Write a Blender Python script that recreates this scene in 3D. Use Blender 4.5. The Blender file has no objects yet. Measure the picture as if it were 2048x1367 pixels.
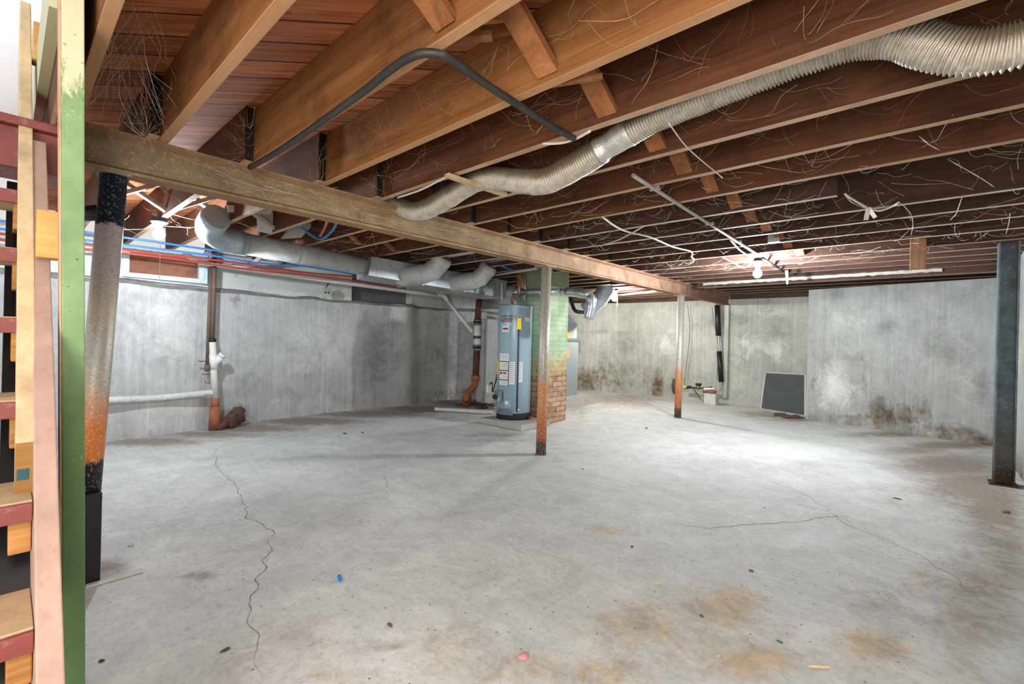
import bpy, bmesh, math, random
from mathutils import Vector, Matrix, noise as mnoise
random.seed(7)
V = Vector
scene = bpy.context.scene
COL = scene.collection

# ---------------------------------------------------------------- camera
FPX, YAW, ROLL, CYP, HC = 919.05, -.7361, -.0241, 675.74, 1.13
_c, _s = math.cos, math.sin
Ry = Matrix(((_c(YAW), 0, _s(YAW)), (0, 1, 0), (-_s(YAW), 0, _c(YAW))))
Rz = Matrix(((_c(ROLL), -_s(ROLL), 0), (_s(ROLL), _c(ROLL), 0), (0, 0, 1)))
AX = Matrix(((1, 0, 0), (0, 0, 1), (0, -1, 0)))
W = Rz @ Ry @ AX
EYE = V((0, 0, HC))
cd = bpy.data.cameras.new('camera'); cam = bpy.data.objects.new('camera', cd); COL.objects.link(cam)
cam.matrix_world = Matrix.Translation(EYE) @ W.transposed().to_4x4()
cd.sensor_width = 36; cd.sensor_fit = 'HORIZONTAL'; cd.lens = FPX / 2048 * 36
cd.shift_y = (CYP - 683.5) / 2048; cd.clip_start = .02; cd.clip_end = 100
scene.camera = cam
scene.view_settings.view_transform = 'Standard'
cy = scene.cycles; cy.max_bounces = 5; cy.diffuse_bounces = 3; cy.glossy_bounces = 2; cy.transmission_bounces = 3; cy.caustics_reflective = False; cy.caustics_refractive = False; cy.sample_clamp_indirect = 4.; cy.use_light_tree = False

def P(px, py, **k):
    """the place in the room that a surveyed sight line meets on the plane x=, y= or z="""
    d = W.transposed() @ V(((px - 1024) / FPX, -(py - CYP) / FPX, -1))
    (a, v), = k.items(); i = 'xyz'.index(a)
    return EYE + d * ((v - EYE[i]) / d[i])

# ---------------------------------------------------------------- materials
class NT:
    def __init__(s, name):
        s.m = bpy.data.materials.new(name); s.m.use_nodes = True
        s.t = s.m.node_tree; s.n = s.t.nodes; s.b = s.n['Principled BSDF']
    def new(s, typ, **kw):
        n = s.n.new(typ)
        for k, v in kw.items(): setattr(n, k, v)
        return n
    def put(s, inp, v):
        if hasattr(v, 'is_output'): s.t.links.new(v, inp)
        elif isinstance(v, (tuple, list)) and len(v) == 3 and inp.type == 'RGBA': inp.default_value = (*v, 1)
        else: inp.default_value = v
    def math(s, op, a, b=0., c=None, clamp=False):
        n = s.new('ShaderNodeMath', operation=op, use_clamp=clamp); s.put(n.inputs[0], a); s.put(n.inputs[1], b)
        if c is not None: s.put(n.inputs[2], c)
        return n.outputs[0]
    def mix(s, f, a, b, blend='MIX'):
        n = s.new('ShaderNodeMix', data_type='RGBA', blend_type=blend)
        s.put(n.inputs[0], f); s.put(n.inputs[6], a); s.put(n.inputs[7], b); return n.outputs[2]
    def coord(s, world=False):
        if world: return s.new('ShaderNodeNewGeometry').outputs['Position']
        return s.new('ShaderNodeTexCoord').outputs['Object']
    def mapping(s, vec, scale=(1, 1, 1), rot=(0, 0, 0), loc=(0, 0, 0)):
        n = s.new('ShaderNodeMapping'); s.put(n.inputs['Vector'], vec); s.put(n.inputs['Scale'], scale); s.put(n.inputs['Rotation'], rot); s.put(n.inputs['Location'], loc)
        return n.outputs[0]
    def noise(s, vec, scale, detail=5, rough=.6, dist=0.):
        n = s.new('ShaderNodeTexNoise'); s.put(n.inputs['Vector'], vec); s.put(n.inputs['Scale'], scale)
        s.put(n.inputs['Detail'], detail); s.put(n.inputs['Roughness'], rough); s.put(n.inputs['Distortion'], dist); return n.outputs[0]
    def ramp(s, f, a, b, lo=0., hi=1.):
        n = s.new('ShaderNodeMapRange', clamp=True); s.put(n.inputs[0], f); s.put(n.inputs[1], a); s.put(n.inputs[2], b); s.put(n.inputs[3], lo); s.put(n.inputs[4], hi)
        return n.outputs[0]
    def sep(s, vec):
        n = s.new('ShaderNodeSeparateXYZ'); s.put(n.inputs[0], vec); return n.outputs
    def comb(s, x, y, z):
        n = s.new('ShaderNodeCombineXYZ'); s.put(n.inputs[0], x); s.put(n.inputs[1], y); s.put(n.inputs[2], z); return n.outputs[0]
    def rnd(s): return s.new('ShaderNodeObjectInfo').outputs['Random']
    def bump(s, h, strength=.3, dist=.01):
        n = s.new('ShaderNodeBump'); s.put(n.inputs['Strength'], strength); s.put(n.inputs['Distance'], dist); s.put(n.inputs['Height'], h)
        s.t.links.new(n.outputs[0], s.b.inputs['Normal'])
    def out(s, col, rough=.7, metal=0., spec=.5):
        s.put(s.b.inputs['Base Color'], col); s.put(s.b.inputs['Roughness'], rough); s.put(s.b.inputs['Metallic'], metal)
        s.put(s.b.inputs['Specular IOR Level'], spec); return s.m

def srgb(r, g, b):
    f = lambda c: (c / 255 / 12.92) if c / 255 <= .04045 else ((c / 255 + .055) / 1.055) ** 2.4
    return (f(r), f(g), f(b))

def plain(name, rgb, rough=.6, metal=0., var=.25, scale=8, dirt=None, bump=0., spec=.5):
    n = NT(name); c = srgb(*rgb); vec = n.coord()
    f = n.noise(vec, scale, 6, .65)
    col = n.mix(n.ramp(f, .3, .7), tuple(v * (1 - var) for v in c), tuple(min(1, v * (1 + var * .6)) for v in c))
    if dirt:
        f2 = n.noise(vec, scale * 2.3, 8, .7, .4)
        col = n.mix(n.ramp(f2, .56, .72, 0, dirt[1]), col, srgb(*dirt[0]))
    if bump: n.bump(n.noise(vec, scale * 6, 5), bump, .004)
    return n.out(col, rough, metal, spec)

def wood(name, dark, light, axis='x', dust=None, grain=1., rough=.75, knots=True, bright=(.85, 1.12)):
    n = NT(name); vec = n.coord(); r = n.rnd()
    off = n.comb(n.math('MULTIPLY', r, 37.), n.math('MULTIPLY', r, 91.), n.math('MULTIPLY', r, 53.))
    va = n.new('ShaderNodeVectorMath', operation='ADD'); n.put(va.inputs[0], vec); n.put(va.inputs[1], off)
    s1 = {'x': (1.2, 16, 16), 'y': (16, 1.2, 16), 'z': (16, 16, 1.2)}[axis]
    s2 = {'x': (2.5, 120, 120), 'y': (120, 2.5, 120), 'z': (120, 120, 2.5)}[axis]
    f1 = n.noise(n.mapping(va.outputs[0], s1), 1., 3, .6, .6)
    f2 = n.noise(n.mapping(va.outputs[0], s2), 1., 1, .6, 0.)
    f = n.math('ADD', n.math('MULTIPLY', f1, .65), n.math('MULTIPLY', f2, .35 * grain))
    col = n.mix(n.ramp(f, .3, .68), srgb(*dark), srgb(*light))
    if knots:
        s3 = {'x': (2, 9, 9), 'y': (9, 2, 9), 'z': (9, 9, 2)}[axis]
        k = n.noise(n.mapping(va.outputs[0], s3), 1., 1, .4)
        col = n.mix(n.ramp(k, .70, .78, 0, .75), col, srgb(*[v * .35 for v in dark]))
    grime = n.noise(va.outputs[0], 3.5, 3, .7)
    col = n.mix(n.ramp(grime, .5, .75, 0, .55), col, srgb(*[v * .45 for v in dark]))
    bb = n.ramp(r, 0, 1, *bright)
    col = n.mix(1., col, n.comb(bb, bb, bb), 'MULTIPLY')
    if dust:  # pale undersides: bounce light off the floor put into the colour
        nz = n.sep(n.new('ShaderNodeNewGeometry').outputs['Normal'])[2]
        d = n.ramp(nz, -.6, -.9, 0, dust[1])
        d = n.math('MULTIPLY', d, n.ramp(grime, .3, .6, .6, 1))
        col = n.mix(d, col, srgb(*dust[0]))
    n.bump(f2, .25, .004)
    return n.out(col, rough, 0, .25)

M = {}
M['joist_near'] = wood('joist_near', (112, 70, 38), (162, 108, 62), 'x', ((200, 156, 116), .75))  # joists darken near to far: near light and staining put into the colours
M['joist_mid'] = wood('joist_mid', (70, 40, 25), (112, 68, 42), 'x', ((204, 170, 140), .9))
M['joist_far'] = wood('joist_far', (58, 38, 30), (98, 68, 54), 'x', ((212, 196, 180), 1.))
M['bridge'] = wood('bridge', (122, 74, 42), (170, 112, 70), 'y', None)
M['bridge_pale'] = wood('bridge_pale', (176, 160, 146), (226, 214, 200), 'y', None, knots=False)
M['pine'] = wood('pine', (212, 184, 142), (236, 212, 174), 'x', None, .5, .7, False)
M['block_pine'] = wood('block_pine', (192, 148, 86), (220, 178, 116), 'y', None, .6, .7, False)
M['cleat_wood'] = wood('cleat_wood', (136, 92, 48), (190, 138, 82), 'y', None)
M['orange_block'] = wood('orange_block', (138, 98, 72), (176, 132, 102), 'z', None)
M['rail_end'] = wood('rail_end', (128, 92, 48), (166, 124, 72), 'y', None, .5, .8, False)
M['sill'] = wood('sill', (58, 42, 34), (92, 68, 54), 'x', None)

def steel_beam_mat():
    n = NT('rusty_steel'); vec = n.coord(True); x, y, z = n.sep(vec)
    f = n.noise(vec, 5, 7, .7); g = n.noise(n.mapping(vec, (40, 3, 40)), 1, 4)
    a = n.mix(n.ramp(f, .35, .65), srgb(138, 112, 80), srgb(188, 162, 124))
    b = n.mix(n.ramp(f, .35, .65), srgb(136, 102, 84), srgb(190, 152, 128))
    col = n.mix(n.ramp(y, 2.5, 5.), a, b)
    col = n.mix(n.ramp(y, 1.7, .5, 0, .65), col, srgb(100, 88, 70))
    col = n.mix(n.ramp(n.noise(vec, 60, 3), .55, .7, 0, .35), col, srgb(206, 184, 150))
    col = n.mix(n.ramp(y, 6.9, 7.3, 0, .6), col, srgb(84, 56, 46))
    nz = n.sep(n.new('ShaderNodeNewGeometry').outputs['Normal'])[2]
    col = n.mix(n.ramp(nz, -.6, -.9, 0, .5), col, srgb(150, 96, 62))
    n.bump(f, .2, .004)
    return n.out(col, .75, .1, .3)
M['beam'] = steel_beam_mat()

def column_mat(name, bands, spark):
    """bands: list of (z, colour) blended upwards with a ragged edge"""
    n = NT(name); vec = n.coord(True); z = n.sep(vec)[2]
    f = n.noise(vec, 22, 6, .7); zz = n.math('ADD', z, n.math('MULTIPLY', n.math('SUBTRACT', f, .5), .10))
    col = srgb(*bands[0][1])
    for zt, c, w in [(b[0], b[1], b[2]) for b in bands[1:]]:
        col = n.mix(n.ramp(zz, zt - w, zt + w), col, srgb(*c))
    sp = n.noise(vec, 95, 2, .6)
    col = n.mix(n.ramp(sp, .56, .66, 0, spark), col, srgb(84, 74, 64))
    col = n.mix(n.ramp(sp, .44, .34, 0, spark), col, srgb(236, 230, 220))
    n.bump(sp, .25, .003)
    return n.out(col, .45, .25, .5)
M['col_left'] = column_mat('column_paint_left', [(0, (10, 14, 20), 0), (.535, (214, 126, 60), .008), (.78, (190, 172, 152), .1), (.92, (184, 182, 176), .1), (1.12, (214, 206, 184), .1), (1.3, (200, 198, 194), .08), (1.598, (8, 44, 60), .006)], .28)
M['col_mid'] = column_mat('column_paint_middle', [(0, (92, 70, 62), 0), (.14, (208, 116, 66), .03), (.35, (214, 146, 92), .1), (.72, (176, 166, 154), .05), (1.0, (196, 190, 180), .2)], .6)
M['col_far'] = column_mat('column_paint_far', [(0, (88, 60, 50), 0), (.15, (216, 122, 60), .03), (.45, (218, 142, 84), .1), (.72, (190, 180, 166), .05), (1.0, (196, 188, 174), .2)], .6)

def concrete_wall(name, base, warm=.0):
    n = NT(name); vec = n.coord(True); x, y, z = n.sep(vec)
    at = n.new('ShaderNodeAttribute', attribute_name='stain').outputs['Color']
    sp = n.new('ShaderNodeSeparateColor'); n.put(sp.inputs[0], at); R, G, B = sp.outputs[0], sp.outputs[1], sp.outputs[2]
    big = n.noise(vec, 1.1, 5, .65, .3); mid = n.noise(vec, 5, 6, .75, .8)
    st = n.noise(n.mapping(vec, (22, 22, .9)), 1, 5, .65, .3)      # brush and run marks down the wall
    fine = n.noise(n.mapping(vec, (60, 60, 14)), 1, 4, .7)
    c = srgb(*base); lo = tuple(v * .62 for v in c); hi = tuple(min(1, v * 1.25) for v in c)
    f = n.math('ADD', n.math('MULTIPLY', big, .45), n.math('ADD', n.math('MULTIPLY', mid, .3), n.math('MULTIPLY', st, .25)))
    col = n.mix(n.ramp(f, .36, .64), lo, hi)
    col = n.mix(n.ramp(fine, .52, .72, 0, .35), col, tuple(v * .45 for v in c))
    col = n.mix(n.ramp(st, .58, .72, 0, .3), col, hi)
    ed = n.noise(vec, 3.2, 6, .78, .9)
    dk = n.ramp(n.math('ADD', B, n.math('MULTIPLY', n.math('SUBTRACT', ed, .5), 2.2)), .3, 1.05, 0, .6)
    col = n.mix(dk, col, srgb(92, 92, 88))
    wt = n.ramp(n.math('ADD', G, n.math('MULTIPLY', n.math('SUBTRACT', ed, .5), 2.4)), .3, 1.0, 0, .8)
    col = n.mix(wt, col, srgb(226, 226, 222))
    br = n.ramp(n.math('ADD', R, n.math('MULTIPLY', n.math('SUBTRACT', n.noise(n.mapping(vec, (1, 1, .6)), 6, 6, .8, .8), .5), 2.4)), .35, 1.0, 0, .85)
    brc = n.mix(n.ramp(n.noise(vec, 9, 4), .4, .6), srgb(58, 50, 40), srgb(132, 108, 80))
    col = n.mix(br, col, brc)
    n.bump(n.math('ADD', n.math('MULTIPLY', mid, .7), n.math('MULTIPLY', fine, .5)), .45, .02)
    return n.out(col, .9, 0, .2)
M['wall_left'] = concrete_wall('whitewashed_concrete', (192, 192, 190))
M['wall_back'] = concrete_wall('grey_green_concrete', (176, 177, 168))
M['wall_proj'] = concrete_wall('grey_concrete', (172, 174, 170))
M['upper_white'] = plain('white_masonry_paint', (212, 214, 210), .9, 0, .12, 3, ((120, 118, 112), .6), .5)

def floor_mat():
    n = NT('old_concrete_floor'); vec = n.coord(True)
    at = n.new('ShaderNodeAttribute', attribute_name='stain').outputs['Color']
    sp = n.new('ShaderNodeSeparateColor'); n.put(sp.inputs[0], at); R, G, B = sp.outputs[0], sp.outputs[1], sp.outputs[2]
    big = n.noise(vec, .9, 4, .6, .3); mid = n.noise(vec, 4.5, 6, .75, .8); fine = n.noise(vec, 38, 4, .75)
    rot = n.mapping(vec, (3, 30, 1), (0, 0, math.radians(-48))); str_ = n.noise(rot, 1, 6, .7, .4)
    f = n.math('ADD', n.math('MULTIPLY', big, .33), n.math('ADD', n.math('MULTIPLY', mid, .53), n.math('MULTIPLY', str_, .14)))
    col = n.mix(n.ramp(f, .36, .64), srgb(166, 166, 162), srgb(210, 211, 208))
    col = n.mix(n.ramp(fine, .55, .72, 0, .5), col, srgb(112, 110, 104))
    col = n.mix(n.ramp(fine, .44, .30, 0, .35), col, srgb(222, 222, 218))
    ed = n.noise(vec, 6, 6, .8, .9)
    ed2 = n.noise(vec, 13, 6, .85, .3)
    tan = n.ramp(n.math('ADD', B, n.math('MULTIPLY', n.math('SUBTRACT', n.math('ADD', n.math('MULTIPLY', ed2, .6), n.math('MULTIPLY', ed, .4)), .5), 3.2)), .42, 1.0, 0, .75)
    col = n.mix(tan, col, n.mix(n.ramp(mid, .4, .6), srgb(150, 134, 108), srgb(194, 164, 120)))
    wt = n.ramp(n.math('ADD', G, n.math('MULTIPLY', n.math('SUBTRACT', ed, .5), 1.4)), .4, .9, 0, .7)
    col = n.mix(wt, col, srgb(214, 216, 218))
    br = n.ramp(n.math('ADD', R, n.math('MULTIPLY', n.math('SUBTRACT', ed, .5), 1.7)), .3, .95, 0, .8)
    col = n.mix(br, col, n.mix(n.ramp(fine, .35, .65), srgb(108, 92, 78), srgb(150, 134, 120)))
    vo = n.new('ShaderNodeTexVoronoi', feature='F1'); n.put(vo.inputs['Vector'], vec); n.put(vo.inputs['Scale'], 16); n.put(vo.inputs['Randomness'], 1.)
    speck = n.ramp(vo.outputs['Distance'], .05, .09, .8, 0)
    col = n.mix(speck, col, srgb(80, 76, 70))
    n.bump(n.math('ADD', n.math('MULTIPLY', mid, .6), n.math('MULTIPLY', fine, .4)), .3, .012)
    return n.out(col, n.ramp(mid, .3, .7, .6, .9), 0, .25)
M['floor'] = floor_mat()
M['crack'] = plain('crack_grey', (92, 88, 82), .95, 0, .2, 20)  # flat dark grey for the floor crack strips

def subfloor_mat():
    n = NT('diagonal_subfloor_boards'); vec = n.coord(True); x, y, z = n.sep(vec)
    v = n.math('MULTIPLY', n.math('SUBTRACT', x, y), .7071); u = n.math('MULTIPLY', n.math('ADD', x, y), .7071)
    k = n.math('DIVIDE', v, .137); cell = n.math('FLOOR', k); fr = n.math('FRACT', k)
    wn = n.new('ShaderNodeTexWhiteNoise', noise_dimensions='1D'); n.put(wn.inputs['W'], cell)
    q = n.comb(n.math('ADD', u, n.math('MULTIPLY', wn.outputs[0], 40.)), v, 0.)
    g = n.noise(n.mapping(q, (2.2, 45, 1)), 1, 5, .6, .5); kn = n.noise(n.mapping(q, (5, 12, 1)), 1, 2, .4)
    col = n.mix(n.ramp(g, .32, .68), srgb(146, 80, 46), srgb(208, 132, 86))
    bb = n.ramp(wn.outputs[0], 0, 1, .75, 1.15); col = n.mix(1., col, n.comb(bb, bb, bb), 'MULTIPLY')
    col = n.mix(n.ramp(kn, .70, .76, 0, .85), col, srgb(52, 30, 24))
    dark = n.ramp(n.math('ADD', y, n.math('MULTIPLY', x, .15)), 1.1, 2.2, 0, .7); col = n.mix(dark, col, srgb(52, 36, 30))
    gap = n.math('MAXIMUM', n.ramp(fr, .03, .05, 1, 0), n.ramp(fr, .985, .995, 0, 1))
    col = n.mix(gap, col, srgb(26, 14, 10))
    n.bump(n.math('SUBTRACT', g, n.math('MULTIPLY', gap, 2.)), .3, .006)
    return n.out(col, .8, 0, .2)
M['subfloor'] = subfloor_mat()

def brick_mat():
    n = NT('painted_brick'); vec = n.coord(True); x, y, z = n.sep(vec)
    q = n.comb(n.math('ADD', x, y), z, 0.)
    b = n.new('ShaderNodeTexBrick'); n.put(b.inputs['Vector'], q); n.put(b.inputs['Scale'], 1.)
    for k, v in (('Brick Width', .205), ('Row Height', .069), ('Mortar Size', .006), ('Mortar Smooth', .2), ('Bias', 0.)): n.put(b.inputs[k], v)
    n.put(b.inputs['Color1'], srgb(160, 106, 78)); n.put(b.inputs['Color2'], srgb(200, 158, 126)); n.put(b.inputs['Mortar'], srgb(98, 90, 78))
    f = n.noise(vec, 9, 8, .75, .5); low = n.noise(vec, 3, 5)
    brick = n.mix(n.ramp(f, .45, .7, 0, .6), b.outputs['Color'], srgb(206, 196, 176))
    paint = n.mix(n.ramp(low, .35, .65), srgb(168, 190, 154), srgb(204, 222, 190))
    paint = n.mix(n.math('MULTIPLY', b.outputs['Fac'], .25), paint, srgb(120, 136, 108))
    paint = n.mix(n.ramp(z, 1.62, 1.74, 0, .7), paint, srgb(122, 128, 92))
    zz = n.math('ADD', z, n.math('MULTIPLY', n.math('SUBTRACT', f, .5), .7))
    yel = n.mix(.6, brick, srgb(196, 188, 128))
    col = n.mix(n.ramp(zz, .60, .72), brick, yel); col = n.mix(n.ramp(zz, .80, .95), col, paint)
    n.bump(n.math('ADD', n.math('MULTIPLY', b.outputs['Fac'], -1.), n.math('MULTIPLY', f, .4)), .6, .01)
    return n.out(col, .85, 0, .25)
M['brick'] = brick_mat()

def green_paint(name, base, wear):
    n = NT(name); vec = n.coord(True); z = n.sep(vec)[2]
    f = n.noise(n.mapping(vec, (30, 30, 8)), 1, 7, .75, .6); g = n.noise(vec, 6, 5)
    c = srgb(*base); col = n.mix(n.ramp(g, .35, .65), tuple(v * .8 for v in c), tuple(v * 1.15 for v in c))
    col = n.mix(n.ramp(z, 1.25, .75, 0, .5), col, srgb(84, 112, 62))
    w = n.math('ADD', n.ramp(z, 1.72, 1.95, 0, .34), n.math('SUBTRACT', f, .5))
    col = n.mix(n.ramp(w, .12, .2, 0, wear), col, srgb(206, 202, 170))
    col = n.mix(n.ramp(n.noise(vec, 55, 3), .68, .74, 0, .8), col, srgb(60, 48, 34))
    return n.out(col, .55, 0, .35)
M['green'] = green_paint('worn_green_paint', (122, 152, 104), .9)
M['green_trim'] = green_paint('mossy_green_paint', (122, 136, 84), .7)
M['edge_wood'] = plain('bare_edge_wood', (196, 160, 128), .8, 0, .3, 12)

M['stringer'] = plain('dusty_pink_paint', (174, 144, 130), .8, 0, .2, 9, ((150, 104, 92), .6), .3)
M['red_paint'] = plain('dark_red_paint', (122, 56, 52), .55, 0, .25, 7, ((170, 140, 128), .5))
M['tread_top'] = plain('worn_bare_tread', (186, 160, 124), .85, 0, .25, 9, ((120, 84, 66), .6), .3)
M['black'] = plain('black_paint', (14, 16, 20), .4, 0, .3, 10)
M['black_matte'] = plain('matte_black', (24, 25, 28), .8, 0, .3, 10)
M['white_wall'] = plain('white_wall_paint', (232, 236, 240), .8, 0, .04, 2)
M['pvc'] = plain('white_pvc', (222, 222, 218), .45, 0, .08, 6, ((150, 140, 126), .5))
M['pipe_white'] = plain('whitewashed_pipe', (208, 208, 204), .85, 0, .15, 9, ((120, 108, 96), .7), .4)
M['pipe_rust'] = plain('rusty_pipe', (118, 98, 84), .7, .3, .3, 14, ((80, 58, 46), .7))
M['cast_iron'] = plain('rusty_cast_iron', (98, 56, 48), .8, .1, .3, 9, ((60, 34, 30), .7), .3)
M['terracotta'] = plain('rust_orange_iron', (160, 98, 68), .85, 0, .3, 12, ((96, 56, 40), .6), .4)
M['rubber'] = plain('black_rubber', (20, 22, 28), .5, 0, .2, 9)
M['clamp'] = plain('steel_clamp', (186, 190, 194), .3, .9, .1, 9)
def galv(name, rgb, metal=.45, rough=.42, streak=1.):
    n = NT(name); vec = n.coord(True); c = srgb(*rgb)
    vo = n.new('ShaderNodeTexVoronoi', feature='F1'); n.put(vo.inputs['Vector'], vec); n.put(vo.inputs['Scale'], 45)
    f = n.noise(vec, 3, 7, .65)
    col = n.mix(n.ramp(f, .35, .65), tuple(v * .72 for v in c), tuple(min(1, v * 1.15) for v in c))
    col = n.mix(.12, col, vo.outputs['Color'], 'OVERLAY')
    col = n.mix(n.ramp(n.noise(vec, 14, 7, .75), .55, .75, 0, .4 * streak), col, srgb(120, 118, 114))
    return n.out(col, rough, metal, .5)
M['galv'] = galv('galvanised_sheet', (178, 184, 188))
M['galv_dusty'] = galv('dusty_galvanised_sheet', (186, 188, 188), .2, .6)
M['galv_blue'] = galv('bluish_galvanised_sheet', (188, 202, 214), .3, .4)
M['alu'] = galv('bright_aluminium', (206, 210, 214), .75, .25, .4)
M['furnace'] = plain('grey_furnace_enamel', (142, 152, 156), .45, .2, .08, 3)
M['orange_label'] = plain('orange_label', (232, 146, 76), .6, 0, .05, 5)
def foil():
    n = NT('dusty_foil_duct'); vec = n.coord(); nz = n.sep(n.new('ShaderNodeNewGeometry').outputs['Normal'])[2]
    f = n.noise(vec, 30, 6, .75); g = n.noise(vec, 7, 5)
    col = n.mix(n.ramp(f, .35, .65), srgb(164, 154, 138), srgb(222, 214, 200))
    up = n.ramp(n.math('ADD', nz, n.math('MULTIPLY', n.math('SUBTRACT', f, .5), 1.6)), -.45, .15, 0, .9)
    col = n.mix(up, col, srgb(108, 92, 66))
    n.bump(f, .35, .004)
    return n.out(col, .42, .25, .5)
M['foil'] = foil()
M['foil_smooth'] = plain('crumpled_foil', (214, 210, 202), .3, .6, .25, 22, None, .6)
M['conduit_black'] = plain('black_plastic_pipe', (50, 46, 44), .55, 0, .3, 14, ((120, 108, 92), .4))
M['emt'] = plain('grey_conduit', (176, 172, 166), .4, .5, .2, 10)
M['wire_white'] = plain('white_cable', (218, 210, 196), .6, 0, .15, 12)
M['wire_yellow'] = plain('yellow_cable', (222, 188, 42), .5, 0, .1, 9)
M['pex_blue'] = plain('blue_pex', (58, 124, 190), .4, 0, .15, 8)
M['pex_red'] = plain('red_pex', (176, 62, 48), .4, 0, .15, 8)
M['copper'] = plain('copper_pipe', (160, 100, 66), .4, .6, .3, 12)
M['heater'] = plain('blue_grey_enamel', (150, 176, 188), .28, .0, .05, 3, None, 0, .6)
M['heater_dark'] = plain('slate_grey_enamel', (104, 116, 126), .4, 0, .1, 5)
M['strip_dark'] = plain('dark_strip', (66, 68, 84), .5, 0, .1, 5)
M['label_white'] = plain('white_label', (232, 230, 230), .6, 0, .04, 5)
M['label_grey'] = plain('grey_print', (150, 148, 150), .7, 0, .1, 60)
M['label_dark'] = plain('dark_print', (52, 50, 56), .7, 0, .1, 20)
M['label_red'] = plain('burgundy_label', (118, 36, 48), .6, 0, .05, 5)
M['label_bright_red'] = plain('red_print', (196, 66, 60), .6, 0, .05, 5)
M['tag_yellow'] = plain('yellow_tag', (234, 210, 44), .55, 0, .06, 6)
M['slab'] = plain('grey_pad_concrete', (176, 172, 164), .9, 0, .2, 8, ((120, 108, 92), .5), .5)
M['block'] = plain('pale_concrete_block', (196, 192, 186), .95, 0, .2, 14, ((130, 124, 116), .6), .5)
M['grey_block'] = plain('grey_block', (112, 112, 112), .95, 0, .2, 9, ((80, 76, 72), .6), .4)
M['red_brick'] = plain('old_red_brick', (142, 92, 76), .9, 0, .3, 16, ((84, 64, 56), .6), .4)
M['steel_grey'] = None
def post_mat():
    n = NT('blue_grey_steel'); vec = n.coord(True); z = n.sep(vec)[2]
    f = n.noise(vec, 8, 7, .7)
    col = n.mix(n.ramp(f, .35, .65), srgb(66, 78, 82), srgb(104, 116, 122))
    zz = n.math('ADD', z, n.math('MULTIPLY', n.math('SUBTRACT', f, .5), .5))
    col = n.mix(n.ramp(zz, .75, .35, 0, .6), col, srgb(86, 74, 52)); col = n.mix(n.ramp(zz, .26, .1, 0, .95), col, srgb(58, 34, 24))
    col = n.mix(n.ramp(n.noise(vec, 60, 3), .64, .7, 0, .6), col, srgb(176, 176, 168))
    return n.out(col, .6, .2, .4)
M['steel_grey'] = post_mat()
M['screen'] = plain('dark_grey_panel', (66, 70, 72), .6, 0, .15, 3, ((92, 94, 94), .3), 0, .25)
M['screen_frame'] = plain('dull_silver_frame', (176, 178, 176), .5, .4, .15, 9)
M['porcelain'] = plain('white_porcelain', (238, 238, 236), .3, 0, .05, 8)
M['box_dark'] = plain('dark_junction_box', (46, 44, 48), .6, .2, .2, 9)
M['win_frame'] = plain('chipped_white_frame', (214, 226, 238), .7, 0, .1, 10, ((110, 116, 124), .7), .3)
M['win_board'] = wood('window_board', (132, 84, 64), (170, 116, 92), 'y', None)
M['outlet'] = plain('grey_green_outlet', (168, 178, 166), .6, 0, .15, 12)
M['web'] = plain('dusty_cobweb', (226, 216, 202), .95, 0, .3, 5)
M['web_brown'] = plain('brown_dust_web', (186, 150, 116), .95, 0, .3, 5)
M['joist_end_shade'] = plain('grimy_shade', (22, 17, 14), .98, 0, .3, 12)
M['paper'] = plain('white_paper_facing', (196, 190, 182), .85, 0, .25, 14, ((120, 104, 90), .75), .6)
M['shingle_white'] = plain('flaking_white_plank', (214, 212, 206), .85, 0, .2, 10, ((140, 132, 124), .6), .4)
M['lump'] = plain('brown_debris', (92, 70, 54), .95, 0, .4, 20)
M['leaf'] = plain('dry_leaf', (92, 84, 66), .9, 0, .3, 30)
M['blue_plastic'] = plain('blue_plastic', (44, 124, 196), .4, 0, .1, 9)
M['pink_paper'] = plain('pink_scrap', (214, 146, 146), .8, 0, .15, 20)
M['yellow_paint'] = plain('yellow_fitting', (216, 200, 60), .6, 0, .2, 20)
def bulb_mat(name, col, s):
    n = NT(name); n.out((1, 1, 1), .3); n.put(n.b.inputs['Emission Color'], col); n.put(n.b.inputs['Emission Strength'], s); return n.m
M['bulb_cool'] = bulb_mat('lit_bulb_cool', (.80, .90, 1.), 1700)
M['bulb_far'] = bulb_mat('lit_bulb_far', (.90, .95, 1.), 3200)
M['bulb_warm'] = bulb_mat('lit_bulb_warm', (1., .97, .90), 2600)

# ---------------------------------------------------------------- mesh helpers (room coordinates)
def B(): return bmesh.new()
def hexa(bm, c8, mi=0):
    v = [bm.verts.new(c) for c in c8]
    for f in ((0, 3, 2, 1), (4, 5, 6, 7), (0, 1, 5, 4), (1, 2, 6, 5), (2, 3, 7, 6), (3, 0, 4, 7)):
        bm.faces.new([v[i] for i in f]).material_index = mi
def box(bm, x0, x1, y0, y1, z0, z1, mi=0):
    hexa(bm, [(x0, y0, z0), (x1, y0, z0), (x1, y1, z0), (x0, y1, z0), (x0, y0, z1), (x1, y0, z1), (x1, y1, z1), (x0, y1, z1)], mi)
    return bm
def bar(bm, p, q, w, h, up=(0, 0, 1), mi=0):
    p, q = V(p), V(q); d = (q - p).normalized(); up = V(up)
    s = d.cross(up).normalized(); u = s.cross(d).normalized(); s *= w / 2; u *= h / 2
    hexa(bm, [p - s - u, p + s - u, q + s - u, q - s - u, p - s + u, p + s + u, q + s + u, q - s + u], mi)
    return bm
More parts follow.
